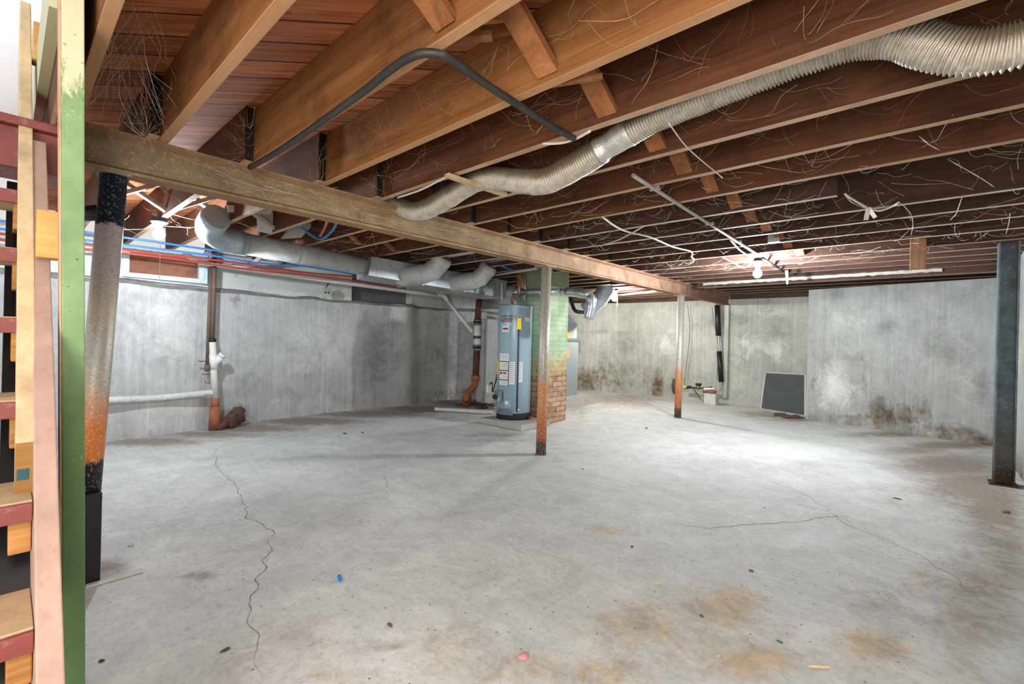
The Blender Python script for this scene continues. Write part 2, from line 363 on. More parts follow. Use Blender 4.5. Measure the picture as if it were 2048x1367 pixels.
def smooth_path(pts, n=8):
    pts = [V(p) for p in pts]; out = []
    for i in range(len(pts) - 1):
        a = pts[max(i - 1, 0)]; b = pts[i]; c = pts[i + 1]; d = pts[min(i + 2, len(pts) - 1)]
        for k in range(n):
            t = k / n
            out.append(.5 * ((2 * b) + (c - a) * t + (2 * a - 5 * b + 4 * c - d) * t * t + (3 * b - a - 3 * c + d) * t ** 3))
    out.append(pts[-1]); return out
def resample(pts, step):
    out = [pts[0].copy()]; acc = 0.
    for a, b in zip(pts, pts[1:]):
        L = (b - a).length
        if L < 1e-9: continue
        t = step - acc
        while t <= L: out.append(a.lerp(b, t / L)); t += step
        acc = (acc + L) % step
    return out
def tube(bm, pts, r, seg=12, caps=True, mi=0, radii=None):
    pts = [V(p) for p in pts]; rings = []; n = len(pts); ref = None
    for i, p in enumerate(pts):
        d = (pts[min(i + 1, n - 1)] - pts[max(i - 1, 0)]).normalized()
        if ref is None:
            ref = d.cross(V((0, 0, 1))) if abs(d.z) < .9 else d.cross(V((1, 0, 0)))
        ref = (ref - d * ref.dot(d)).normalized(); o = d.cross(ref)
        rr = radii[i] if radii else r
        rings.append([bm.verts.new(p + (ref * math.cos(a) + o * math.sin(a)) * rr) for a in (2 * math.pi * k / seg for k in range(seg))])
    for a, b in zip(rings, rings[1:]):
        for k in range(seg):
            f = bm.faces.new((a[k], a[(k + 1) % seg], b[(k + 1) % seg], b[k])); f.smooth = True; f.material_index = mi
    if caps:
        bm.faces.new(rings[0][::-1]).material_index = mi; bm.faces.new(rings[-1]).material_index = mi
    return bm
def cyl(bm, p, q, r, seg=20, r2=None, mi=0): return tube(bm, [p, q], r, seg, True, mi, [r, r if r2 is None else r2])
def lathe(bm, c, prof, seg=32, mi=0):
    """prof: (radius, z) pairs, from the bottom up, turned about the vertical through c"""
    rings = [[bm.verts.new((c[0] + r * math.cos(a), c[1] + r * math.sin(a), z)) for a in (2 * math.pi * k / seg for k in range(seg))] for r, z in prof]
    for a, b in zip(rings, rings[1:]):
        for k in range(seg):
            f = bm.faces.new((a[k], a[(k + 1) % seg], b[(k + 1) % seg], b[k])); f.smooth = True; f.material_index = mi
    bm.faces.new(rings[0][::-1]).material_index = mi; bm.faces.new(rings[-1]).material_index = mi
    return bm
def ball(bm, c, r, sq=(1, 1, 1), sub=2, jit=0., mi=0):
    g = bmesh.ops.create_icosphere(bm, subdivisions=sub, radius=1.)
    for v in g['verts']:
        k = r * (1 + jit * (mnoise.noise(v.co * 2.3 + V(c) * 7) if jit else 0))
        v.co = V((v.co.x * k * sq[0], v.co.y * k * sq[1], v.co.z * k * sq[2])) + V(c)
        for f in v.link_faces: f.smooth = True; f.material_index = mi
    return bm

WP = {}
def origin_of(o): return WP[o.name]
def thing(name, label, cat, loc, group=None):
    o = bpy.data.objects.new(name, None); COL.objects.link(o); o.location = loc; o.empty_display_size = .1
    WP[o.name] = V(loc); o['label'] = label; o['category'] = cat
    if group: o['group'] = group
    return o
def obj(name, bm, mat, parent=None, bevel=0., base=False, label=None):
    bmesh.ops.recalc_face_normals(bm, faces=bm.faces)
    lo = V([min(v.co[i] for v in bm.verts) for i in range(3)]); hi = V([max(v.co[i] for v in bm.verts) for i in range(3)])
    c = (lo + hi) / 2
    if parent is None: c.z = lo.z
    for v in bm.verts: v.co -= c
    me = bpy.data.meshes.new(name); bm.to_mesh(me); bm.free()
    for m in (mat if isinstance(mat, (list, tuple)) else [mat]): me.materials.append(M[m] if isinstance(m, str) else m)
    o = bpy.data.objects.new(name, me); COL.objects.link(o); WP[o.name] = c
    if parent: o.parent = parent; o.location = c - WP[parent.name]
    else: o.location = c
    if bevel:
        b = o.modifiers.new('bevel', 'BEVEL'); b.width = bevel; b.segments = 2; b.limit_method = 'ANGLE'
    if label: o['label'] = label
    return o
def tag(o, label, cat, group=None, kind=None):
    o['label'] = label; o['category'] = cat
    if group: o['group'] = group
    if kind: o['kind'] = kind
    return o
def struct(o, label=None):
    o['kind'] = 'structure'
    if label: o['label'] = label
    return o
def lettering(text, size, mat, place, parent, name='lettering'):
    """place: 4x4 matrix with the lettering lying in its local xy plane"""
    cu = bpy.data.curves.new('text', 'FONT'); cu.body = text; cu.size = size; cu.align_x = 'CENTER'; cu.align_y = 'CENTER'; cu.extrude = .0006
    t = bpy.data.objects.new('text', cu); COL.objects.link(t); dg = bpy.context.evaluated_depsgraph_get(); dg.update()
    me = bpy.data.meshes.new_from_object(t.evaluated_get(dg)); bpy.data.objects.remove(t)
    bm = B(); bm.from_mesh(me); bpy.data.meshes.remove(me); bm.transform(place)
    return obj(name, bm, mat, parent)

# ================================================================= THE ROOM
ZJ, ZS = 2.03, 2.31                 # underside of joists, underside of subfloor
XB = -2.797                         # line of the steel beam
def blob_attr(bm, blobs, fn):
    ly = bm.loops.layers.float_color.new('stain')
    cache = {}
    for f in bm.faces:
        for l in f.loops:
            k = l.vert.index
            if k not in cache:
                a = [0., 0., 0.]; u, v = fn(l.vert.co)
                for (bu, bv, ru, rv, ch, amt) in blobs:
                    d = ((u - bu) / ru) ** 2 + ((v - bv) / rv) ** 2
                    if d < 4: a[ch] = max(a[ch], amt * math.exp(-d * 1.2))
                cache[k] = (*a, 1)
            l[ly] = cache[k]

# ---- floor
def fb(px, py, wpx, hpx, ch, amt):
    c = P(px, py, z=0); a = P(px + wpx, py, z=0) - P(px - wpx, py, z=0); b = P(px, py + hpx, z=0) - P(px, py - hpx, z=0)
    return (c, a.to_2d() / 2, b.to_2d() / 2, ch, amt)
FB = [fb(1900, 930, 120, 26, 0, 1.0), fb(1985, 1010, 70, 60, 0, 1.), fb(1830, 900, 90, 12, 0, .8), fb(1960, 1180, 110, 110, 0, .75), fb(1760, 1200, 90, 50, 0, .5),
      fb(2010, 1090, 60, 80, 0, .8), fb(1750, 1290, 90, 40, 2, .9), fb(1850, 1150, 60, 30, 2, .6), fb(1450, 1210, 90, 50, 2, .95), fb(1500, 1320, 120, 40, 2, .95),
      fb(1290, 1250, 120, 60, 2, .8), fb(1190, 1340, 160, 40, 2, .75), fb(900, 1290, 120, 60, 2, .55), fb(600, 1280, 100, 60, 2, .5), fb(1210, 1060, 60, 18, 2, .6),
      fb(520, 1330, 120, 40, 0, .35), fb(770, 1290, 120, 16, 0, .45), fb(400, 1150, 45, 9, 0, .8), fb(215, 1135, 40, 18, 0, 1.), fb(270, 1320, 60, 20, 0, .35),
      fb(1230, 800, 110, 14, 0, .8), fb(1150, 810, 40, 14, 0, .8), fb(930, 805, 60, 9, 0, 1.2), fb(760, 830, 120, 8, 0, .55), fb(420, 868, 150, 9, 0, .8), fb(260, 885, 90, 8, 0, .8),
      fb(300, 882, 110, 9, 0, 1.), fb(500, 856, 110, 9, 0, 1.1), fb(620, 842, 110, 8, 0, 1.1), fb(740, 828, 110, 7, 0, 1.1), fb(840, 818, 70, 7, 0, 1.1), fb(1010, 870, 120, 6, 0, .6), fb(1570, 830, 90, 6, 0, .9), fb(1780, 868, 110, 6, 0, .9), fb(1900, 890, 90, 8, 0, 1.1), fb(1930, 970, 100, 40, 0, 1.), fb(1000, 1330, 260, 50, 2, .55), fb(700, 1350, 200, 30, 2, .5), fb(1400, 1290, 320, 90, 2, .5), fb(1000, 880, 110, 5, 0, .45), fb(1700, 870, 80, 8, 0, .4), fb(1600, 838, 60, 5, 0, .9), fb(1520, 825, 60, 4, 0, .7),
      fb(1650, 900, 260, 26, 1, .8), fb(1350, 900, 200, 26, 1, .6), fb(600, 950, 260, 40, 1, .6), fb(1620, 1080, 100, 26, 1, .8), fb(1850, 990, 60, 20, 1, .8), fb(1750, 950, 120, 25, 1, .7),
      fb(1420, 870, 140, 10, 1, .6), fb(800, 1010, 200, 30, 1, .45)]
bm = B(); NX, NY = 150, 200; X0, X1, Y0, Y1 = -6.6, 1.2, -1.4, 9.4
grid = [[bm.verts.new((X0 + (X1 - X0) * i / NX, Y0 + (Y1 - Y0) * j / NY, 0)) for i in range(NX + 1)] for j in range(NY + 1)]
bm.verts.index_update()
for j in range(NY):
    for i in range(NX): bm.faces.new((grid[j][i], grid[j][i + 1], grid[j + 1][i + 1], grid[j + 1][i]))
ly = bm.loops.layers.float_color.new('stain'); cache = {}
for f in bm.faces:
    for l in f.loops:
        k = l.vert.index
        if k not in cache:
            a = [0., 0., 0.]; q = l.vert.co.to_2d()
            for (c, ea, eb, ch, amt) in FB:
                d = q - c.to_2d(); det = ea.x * eb.y - ea.y * eb.x
                if abs(det) < 1e-9: continue
                u = (d.x * eb.y - d.y * eb.x) / det; v = (ea.x * d.y - ea.y * d.x) / det
                r2 = u * u + v * v
                if r2 < 5: a[ch] = max(a[ch], amt * (1.15, 1., 1.2)[ch] * math.exp(-r2 * .8))
            cache[k] = (*a, 1)
        l[ly] = cache[k]
def crack(pix, w=.004):
    pts = [P(x, y, z=0) for x, y in pix]; pts = resample(smooth_path(pts, 6), .025)
    prev = None; n = len(pts)
    for i, p in enumerate(pts):
        d = (pts[min(i + 1, n - 1)] - pts[max(i - 1, 0)]).normalized(); s = V((-d.y, d.x, 0))
        jit = (mnoise.noise(p * 9) * .035 + mnoise.noise(p * 35) * .012); c = p + s * jit + V((0, 0, .0012))
        ww = w * .75 * (.4 + .6 * abs(mnoise.noise(p * 21 + V((5, 0, 0)))) * 2) * min(1, 6 * (1 - i / n) + .15)
        cur = (bm.verts.new(c - s * ww / 2), bm.verts.new(c + s * ww / 2))
        if prev:
            f = bm.faces.new((prev[0], cur[0], cur[1], prev[1])); f.material_index = 1
        prev = cur
crack([(430, 895), (432, 930), (470, 965), (478, 990), (490, 1020), (505, 1040), (535, 1055), (540, 1085), (525, 1130), (512, 1170), (502, 1200), (500, 1250), (515, 1275), (517, 1310), (535, 1360)], .006)
crack([(700, 992), (740, 985), (772, 975), (770, 958), (755, 950)], .005); crack([(772, 973), (800, 985), (860, 990)], .003)
crack([(1340, 915), (1450, 945), (1550, 965), (1600, 985), (1650, 1015), (1672, 1035), (1740, 1070), (1800, 1085)], .005)
crack([(1672, 1030), (1600, 1040), (1540, 1045), (1480, 1050), (1400, 1055), (1330, 1042)], .006)
crack([(1690, 1040), (1760, 1075), (1860, 1120), (1960, 1200)], .004); crack([(1900, 1045), (1960, 1065), (2030, 1090)], .005)
crack([(800, 930), (850, 922), (900, 912)], .003); crack([(1200, 965), (1255, 985)], .003); crack([(1060, 880), (1200, 905), (1340, 935)], .003)
floor = struct(obj('floor', bm, ['floor', 'crack']), 'worn grey concrete basement floor with cracks and rust brown stains')

# ---- walls: fine sheets with bulges, plus brown/white/dark stain and painted shade fields
def sheet(path, z0, z1, blobs, jit=.012, dz=.09, ds=.09):
    """path: plan polyline; returns mesh whose stain field is laid out in (distance along wall, height)"""
    pts = resample(smooth_path([V((x, y, 0)) for x, y in path], 6), ds); bm = B(); rows = []
    nz = max(2, int((z1 - z0) / dz)); info = {}
    for i, p in enumerate(pts):
        d = (pts[min(i + 1, len(pts) - 1)] - pts[max(i - 1, 0)]).normalized(); s = V((d.y, -d.x, 0)); col = []
        for k in range(nz + 1):
            z = z0 + (z1 - z0) * k / nz; q = V((p.x, p.y, z)); q += s * (mnoise.noise(q * 1.7) * jit + mnoise.noise(q * 5) * jit * .5)
            v = bm.verts.new(q); col.append(v)
        rows.append(col)
    bm.verts.index_update()
    for a, b in zip(rows, rows[1:]):
        for k in range(nz):
            f = bm.faces.new((a[k], b[k], b[k + 1], a[k + 1])); f.smooth = True
    return bm
def wall_blobs(bm, lst, **plane):
    """lst: (px, py, w, h, channel, amount) sighted on the wall"""
    ly = bm.loops.layers.float_color.new('stain'); fld = []
    for (px, py, w, h, ch, amt) in lst:
        c = P(px, py, **plane); e = P(px + w, py, **plane) - c; g = P(px, py + h, **plane) - c
        fld.append((c, e.length, g.length, ch, amt))
    ax = 1 if 'x' in plane else 0; cache = {}
    for f in bm.faces:
        for l in f.loops:
            k = l.vert.index
            if k not in cache:
                a = [0., 0., 0.]; q = l.vert.co
                for (c, ru, rv, ch, amt) in fld:
                    d = ((q[ax] - c[ax]) / ru) ** 2 + ((q.z - c.z) / rv) ** 2
                    if d < 5: a[ch] = max(a[ch], amt * math.exp(-d * .9))
                cache[k] = (*a, 1)
            l[ly] = cache[k]
    return bm

LW = [(-6.0, -.6), (-6.03, .7), (-6.16, 1.65), (-6.3, 2.45), (-6.33, 3.4), (-6.30, 3.9), (-6.26, 4.2), (-6.24, 4.45), (-6.36, 4.7), (-6.40, 5.2), (-6.2, 5.6), (-6.05, 5.95), (-6.3, 6.4), (-6.3, 9.3)]
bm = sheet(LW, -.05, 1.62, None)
wall_blobs(bm, [(640, 700, 90, 60, 1, .7), (330, 640, 90, 80, 1, .75), (760, 690, 45, 90, 2, .9), (700, 720, 60, 60, 2, .4), (905, 700, 28, 80, 2, .8), (560, 690, 60, 70, 2, .35), (480, 830, 20, 30, 0, .9), (850, 760, 20, 50, 2, .8), (470, 600, 12, 24, 0, .9),  # stains, plus soft shade and light strip around the pier painted in
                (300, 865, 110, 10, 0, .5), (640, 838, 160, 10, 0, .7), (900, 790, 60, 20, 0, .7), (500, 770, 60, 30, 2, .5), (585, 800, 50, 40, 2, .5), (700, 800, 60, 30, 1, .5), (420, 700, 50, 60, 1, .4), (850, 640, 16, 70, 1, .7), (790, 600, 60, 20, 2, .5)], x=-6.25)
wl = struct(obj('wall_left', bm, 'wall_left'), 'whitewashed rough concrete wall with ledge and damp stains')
# ledge and the set back upper wall
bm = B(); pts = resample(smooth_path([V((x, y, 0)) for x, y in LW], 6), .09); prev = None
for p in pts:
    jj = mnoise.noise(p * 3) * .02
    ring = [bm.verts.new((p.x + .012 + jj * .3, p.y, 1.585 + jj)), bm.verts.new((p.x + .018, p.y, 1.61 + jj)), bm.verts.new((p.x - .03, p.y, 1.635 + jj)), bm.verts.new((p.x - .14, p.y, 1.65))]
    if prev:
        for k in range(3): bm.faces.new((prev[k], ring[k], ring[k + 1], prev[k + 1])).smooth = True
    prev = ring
obj('ledge', bm, plain('ledge_shade', (126, 122, 116), .95, 0, .3, 9, ((70, 64, 58), .7), .5), wl)  # dark ledge colour paints the shade band below the upper wall
def upper(y0, y1, z1=2.06, mat='upper_white', z0=1.62):
    bm = B(); n = 16; prev = None
    for i in range(n + 1):
        y = y0 + (y1 - y0) * i / n; x = -6.12 - .22 * min(1, max(0, (y - .7) / 2)) + mnoise.noise(V((y * 2, 0, 0))) * .01
        a = (bm.verts.new((x, y, z0)), bm.verts.new((x, y, z1)), bm.verts.new((x - .2, y, z1)), bm.verts.new((x - .2, y, z0)))
        if prev:
            for k in range(4): bm.faces.new((prev[k], a[k], a[(k + 1) % 4], prev[(k + 1) % 4]))
        else: bm.faces.new(a)
        prev = a
    bm.faces.new(prev[::-1]); return obj('upper_wall', bm, mat, wl)
upper(-.6, .80); upper(.80, 1.57, 1.66); upper(1.57, 3.44); upper(3.44, 4.5, 2.06, 'grey_block', 1.62).location.x -= .16
upper(4.5, 6.0, 2.06, 'wall_left'); upper(6.0, 9.2, 2.06, 'grey_block')

# ---- window in the left wall, boarded behind its frame
w = thing('window_1', 'small basement window in the whitewashed wall, white frame around a brown board', 'window', (-6.2, 1.18, 1.67)); struct(w)
wx = -6.16; wy0, wy1, wz0, wz1 = .80, 1.55, 1.665, 1.99
bm = B(); t = .05
box(bm, wx - .06, wx + .03, wy0, wy1, wz0, wz0 + t); box(bm, wx - .06, wx + .03, wy0, wy1, wz1 - t, wz1)
box(bm, wx - .06, wx + .03, wy0, wy0 + .055, wz0 + t, wz1 - t); box(bm, wx - .06, wx + .03, wy1 - .085, wy1, wz0 + t, wz1 - t)
box(bm, wx - .02, wx + .04, wy1 - .045, wy1 - .03, wz0 + t, wz1 - t)
obj('window_frame', bm, 'win_frame', w, .004)
obj('board', box(B(), wx - .07, wx - .03, wy0 + .05, wy1 - .08, wz0 + t, wz1 - t), 'win_board', w)

# ---- back wall, projecting length, right wall
bm = sheet([(-6.3, 8.3), (-5.95, 8.55), (-5.4, 8.85), (-4.9, 9.05), (-4.3, 9.1), (-1.2, 9.1)], -.05, 1.95, None)
wall_blobs(bm, [(1190, 760, 40, 30, 0, 1.), (1225, 750, 30, 40, 0, .8), (1170, 700, 20, 40, 0, .7), (1315, 770, 14, 30, 0, 1.3), (1255, 690, 30, 20, 2, .8), (1460, 640, 60, 20, 2, .9), (1560, 670, 50, 20, 2, .6), (1330, 690, 30, 30, 1, .6),
                (1550, 700, 40, 30, 1, .7), (1230, 665, 60, 8, 2, .6), (1265, 735, 30, 20, 2, .7), (1480, 790, 60, 14, 2, .3), (1410, 650, 30, 30, 2, .4), (1340, 780, 30, 20, 0, .5), (1275, 750, 60, 40, 0, .45), (1500, 690, 40, 40, 1, .6), (1550, 625, 60, 16, 1, .5), (1160, 640, 12, 30, 2, .8)], y=9.1)
struct(obj('wall_back', bm, 'wall_back'), 'grey green concrete back wall with damp stained base')
bm = sheet([(-1.365, 8.24), (-.9, 8.13), (-.4, 8.02), (.1, 7.91), (.66, 7.79)], -.05, 1.975, None, .016)
wall_blobs(bm, [(1850, 872, 150, 11, 0, 1.1), (1755, 818, 16, 28, 2, 1.8), (1640, 845, 60, 8, 0, .8), (1760, 830, 30, 30, 0, 1.1), (1810, 830, 50, 26, 0, 1.0), (1900, 860, 80, 20, 0, 1.), (1700, 840, 40, 14, 0, .9), (1640, 850, 40, 10, 0, .7), (1720, 760, 10, 40, 0, .6), (1960, 880, 40, 25, 0, 1.1), (1622, 770, 10, 22, 0, .8),
                (1665, 775, 45, 50, 1, 1.), (1830, 850, 40, 18, 1, .8), (1700, 650, 60, 40, 1, .4), (1930, 780, 40, 60, 1, .4), (1770, 655, 30, 14, 2, .9), (1900, 700, 70, 40, 2, .7), (1955, 770, 30, 40, 2, .9), (1700, 715, 60, 14, 2, .6), (1870, 700, 90, 8, 2, .5), (1690, 655, 70, 6, 2, .5), (1880, 640, 80, 6, 2, .4)], y=8.0)
wp = struct(obj('wall_back_projection', bm, 'wall_proj'), 'projecting length of grey concrete wall beside the steel post')
obj('wall_return', box(B(), -1.37, -1.33, 8.25, 9.15, -.05, 1.97), 'wall_proj', wp)
bm = sheet([(.63, 8.2), (.63, 5.5), (.63, 3.0), (.63, -1.)], -.05, 2.02, None, .008)
wall_blobs(bm, [(2035, 960, 30, 60, 0, 1.), (2040, 600, 20, 60, 2, .6)], x=.63)
struct(obj('wall_right', bm, 'wall_proj'), 'rough concrete side wall beyond the steel post')
bm = B(); box(bm, -6.5, 1., 9.14, 9.3, 1.9, ZS)
struct(obj('trim_1', bm, 'sill'), 'dark sill plate on top of the back wall')

# ---- ceiling
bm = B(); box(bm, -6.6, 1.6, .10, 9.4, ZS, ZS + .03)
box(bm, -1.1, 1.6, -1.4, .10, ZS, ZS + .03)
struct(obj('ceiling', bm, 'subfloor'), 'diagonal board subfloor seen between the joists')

# ================================================================= BEAM, COLUMNS, POST
bm = B(); yb0, yb1 = .2, 9.05; zb = 1.842
box(bm, XB - .055, XB + .055, yb0, yb1, zb, zb + .013); box(bm, XB - .055, XB + .055, yb0, yb1, ZJ - .013, ZJ - .001); box(bm, XB - .022, XB + .022, yb0, yb1, zb + .013, ZJ - .013)
for s in (-1, 1):                                             # fillets of the rolled section
    for (za, zc) in ((zb + .013, zb + .030), (ZJ - .013, ZJ - .030)):
        v = [bm.verts.new(c) for c in ((XB + s * .022, yb0, za), (XB + s * .05, yb0, za), (XB + s * .022, yb0, zc), (XB + s * .022, yb1, za), (XB + s * .05, yb1, za), (XB + s * .022, yb1, zc))]
        bm.faces.new(v[:3]); bm.faces.new(v[3:]); bm.faces.new((v[1], v[2], v[5], v[4])); bm.faces.new((v[0], v[1], v[4], v[3])); bm.faces.new((v[0], v[2], v[5], v[3]))
beam = tag(obj('steel_beam', bm, 'beam'), 'long rusty tan steel beam carrying the joists on three round columns', 'beam')
beam['kind'] = 'thing'
CG = 'round steel columns under the beam'
t = thing('steel_column', 'left steel column by the stairs, black top, grey middle, orange band and black foot', 'column', (-2.78, .30, 0), CG)
p0, p1 = V((-2.775, .238, 0)), V((-2.79, .325, zb - .012))
obj('shaft', cyl(B(), p0, p1, .05, 32), 'col_left', t)
obj('base_sleeve', box(B(), p0.x - .058, p0.x + .058, p0.y - .05, p0.y + .066, 0, .40), 'black', t, .004, label='square black sleeve around the column foot')
obj('cap_plate', box(B(), XB - .055, XB + .055, .27, .385, zb - .012, zb), 'beam', t)
obj('stub_pipe', cyl(B(), (-2.79, .30, 1.66), (-3.05, .18, 1.66), .035, 20), 'black', t, label='black stub pipe welded beside the column top')
def column(x, y, dx, dy, mat, label):
    t = thing('steel_column', label, 'column', (x, y, 0), CG)
    obj('shaft', cyl(B(), (x, y, 0), (x + dx, y + dy, zb - .012), .05, 32), mat, t)
    obj('cap_plate', box(B(), XB - .07, XB + .07, y + dy - .08, y + dy + .08, zb - .012, zb), 'beam', t)
    bm = B(); lathe(bm, (x, y), [(.054, 0), (.056, .004), (.051, .012)], 24); obj('foot_weld', bm, 'pipe_rust', t)
column(-2.79, 3.54, .005, .01, 'col_mid', 'middle steel column in front of the water heater and chimney')
column(-2.76, 6.78, -.02, .07, 'col_far', 'farthest steel column near the back wall, orange lower part')
t = thing('steel_post', 'blue grey steel H post beside the right wall with rusted foot', 'post', (.49, 5.64, 0))
bm = B(); box(bm, .425, .436, 5.585, 5.715, 0, ZJ); box(bm, .538, .549, 5.585, 5.715, 0, ZJ); box(bm, .436, .538, 5.645, 5.656, 0, ZJ)
obj('shaft', bm, 'steel_grey', t); obj('base_plate', box(B(), .40, .57, 5.57, 5.74, 0, .012), 'steel_grey', t)

# ================================================================= JOISTS
YJ = [.475, .87, 1.262, 1.648, 2.10, 2.482, 2.892, 3.325, 3.77, 4.157, 4.56, 4.985, 5.475, 5.83, 6.2, 6.58, 6.96, 7.34, 7.72, 8.1, 8.5, 8.86]
ORD = 'first second third fourth fifth sixth seventh eighth ninth tenth eleventh twelfth thirteenth fourteenth fifteenth sixteenth seventeenth eighteenth nineteenth twentieth twenty-first twenty-second'.split()
for i, y in enumerate(YJ):
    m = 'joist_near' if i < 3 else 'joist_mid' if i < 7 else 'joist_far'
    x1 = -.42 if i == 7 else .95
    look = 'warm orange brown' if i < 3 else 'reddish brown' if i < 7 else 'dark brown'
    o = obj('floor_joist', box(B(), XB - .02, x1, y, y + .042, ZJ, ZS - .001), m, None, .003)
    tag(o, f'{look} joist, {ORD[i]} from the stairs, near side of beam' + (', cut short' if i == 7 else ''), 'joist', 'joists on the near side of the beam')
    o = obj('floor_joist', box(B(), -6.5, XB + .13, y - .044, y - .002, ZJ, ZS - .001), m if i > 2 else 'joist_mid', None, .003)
    obj('shaded_joist_end', box(B(), XB + .1302, XB + .134, y - .043, y - .003, ZJ + .001, ZS - .002), 'joist_end_shade', o, label='end over the beam, shade and grime painted black')  # black sheet paints the shade and grime on the lapped end
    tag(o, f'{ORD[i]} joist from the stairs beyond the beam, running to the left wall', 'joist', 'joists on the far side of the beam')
o = obj('trimmer_joist', box(B(), XB - .02, 1., .170, .208, ZJ, ZS - .001), 'joist_near', None, .003)
tag(o, 'brown trimmer joist along the stair opening just above the green post', 'joist')

# ---- diagonal bridging struts, a row at x about -1.05 and another beyond the beam
def strut(i, x, up, mat='bridge', far=False, w=.062, th=.03):
    a = YJ[i] + (-.002 if far else .042); b = YJ[i + 1] + (-.044 if far else 0)
    z0, z1 = (ZJ + .03, ZS - .04) if up else (ZS - .04, ZJ + .03)
    o = obj('bridging_strut', bar(B(), (x, a, z0), (x, b, z1), w, th), mat, None, .002); return o
names = ['between the second and third joists', 'between the third and fourth joists', 'under the foil duct between the fourth and fifth joists', 'between the fifth and sixth joists', 'between the sixth and seventh joists', 'between the seventh and eighth joists', 'between the eighth and ninth joists', 'between the ninth and tenth joists', 'between the tenth and eleventh joists', 'between the eleventh and twelfth joists', 'between the twelfth and thirteenth joists']
tag(strut(0, -1.08, False, w=.085), 'diagonal wooden bridging strut between the first and second joists, nearest the stairs', 'bridging', 'bridging struts')
for k in range(11):
    tag(strut(k + 1, -1.0 + .01 * (k % 3), False, w=.085 if k < 4 else .075), 'diagonal wooden bridging strut ' + names[k], 'bridging', 'bridging struts')
for k in (1, 2, 3):
    o = strut(k, -1.12, True, w=.05); tag(o, 'cross strut rising behind the bridging ' + names[k - 1], 'bridging', 'bridging struts')
for k, (i, x, up) in enumerate([(0, -4.35, True), (0, -4.42, False), (1, -4.3, True), (1, -4.37, False), (2, -4.3, True), (2, -4.37, False), (3, -4.3, True), (4, -4.35, False), (5, -4.35, False)]):
    o = strut(i, x, up, 'bridge_pale' if i < 3 else 'bridge', True, .055)
    tag(o, ('pale ' if i < 3 else 'brown ') + f'bridging strut beyond the beam, {"rising" if up else "falling"} from the {ORD[i]} joist', 'bridging', 'bridging struts beyond the beam')

# ---- loose timber and blocks among the joists
o = obj('wood_stick', bar(B(), P(893, 350, z=2.012), P(1010, 389, z=2.012), .04, .02), 'pine', None, .002)
tag(o, 'pale stick of wood nailed across under the joists below the foil duct', 'stick')
o = obj('timber_offcut', bar(B(), P(1085, 172, z=2.04), P(1205, 152, z=2.06), .022, .016), 'bridge', None, .002)
tag(o, 'thin brown slat beside the bridging, behind the third joist', 'stick')
o = obj('timber_offcut', bar(B(), P(900, 73, z=2.12), P(985, 72, z=2.12), .035, .02), 'bridge', None, .002)
tag(o, 'short pale slat across the bay between the second and third joists', 'stick')
c = P(1836, 512, y=5.44); lo_z = P(1836, 538, y=5.44).z
o = obj('wood_block', box(B(), c.x - .055, c.x + .055, 5.425, 5.474, lo_z, P(1836, 487, y=5.44).z + .04), 'orange_block', None, .004)
tag(o, 'short upright wood block nailed to a joist near the right wall, hanging below it', 'block')
a = P(1580, 541, y=6.75); b = P(1985, 513, y=6.75)
o = obj('header_board', box(B(), -2.6, .6, 6.99, 7.03, 1.955, ZJ), 'joist_far', None, .003)
tag(o, 'reddish board under the far joists with the wood block in front', 'board')
bm = B(); n = 60; prev = None
for k in range(n + 1):
    x = -2.5 + 2.6 * k / n; q = V((x, 6.985 + mnoise.noise(V((x * 9, 1, 2))) * .02, 0)); z1 = 2.02 + mnoise.noise(V((x * 14, 0, 0))) * .008; z0 = 1.985 + mnoise.noise(V((x * 17, 5, 0))) * .018
    a = (bm.verts.new((x, 6.97 + mnoise.noise(V((x * 21, 7, 0))) * .012, z0)), bm.verts.new((x, 6.96, z1)), bm.verts.new((x, 6.985, z1)), bm.verts.new((x, 6.988, z0)))
    if prev:
        for j in range(4): bm.faces.new((prev[j], a[j], a[(j + 1) % 4], prev[(j + 1) % 4]))
    prev = a
o = obj('insulation_strip', bm, 'paper'); tag(o, 'ragged white insulation strip along the reddish board under the far joists', 'insulation')
o = obj('cover_plate', box(B(), *sorted((P(1537, 486, y=4.55).x, P(1560, 486, y=4.55).x)), 4.52, 4.556, ZJ - .0, ZJ + .10), 'paper')
tag(o, 'small white cover plate fixed on a joist behind the ceiling conduit', 'plate')
for (px0, py0, px1, py1, lab) in ((1325, 553, 1385, 553, 'torn white paper facing by the beam, left of the far bulb'), (1345, 566, 1450, 562, 'ragged grey white sheet hanging along the beam near its far end')):
    a = P(px0, py0, z=2.02); b = P(px1, py1, z=2.02); bm = B(); prev = None
    for k in range(25):
        q = a.lerp(b, k / 24); wv = .06 + .02 * mnoise.noise(q * 11)
        r = (bm.verts.new(q + V((0, -wv, mnoise.noise(q * 16) * .012 - .012))), bm.verts.new(q + V((0, wv, mnoise.noise(q * 13) * .01 - .004))))
        if prev: bm.faces.new((prev[0], r[0], r[1], prev[1]))
        prev = r
    tag(obj('paper_scrap', bm, 'paper'), lab, 'scrap')

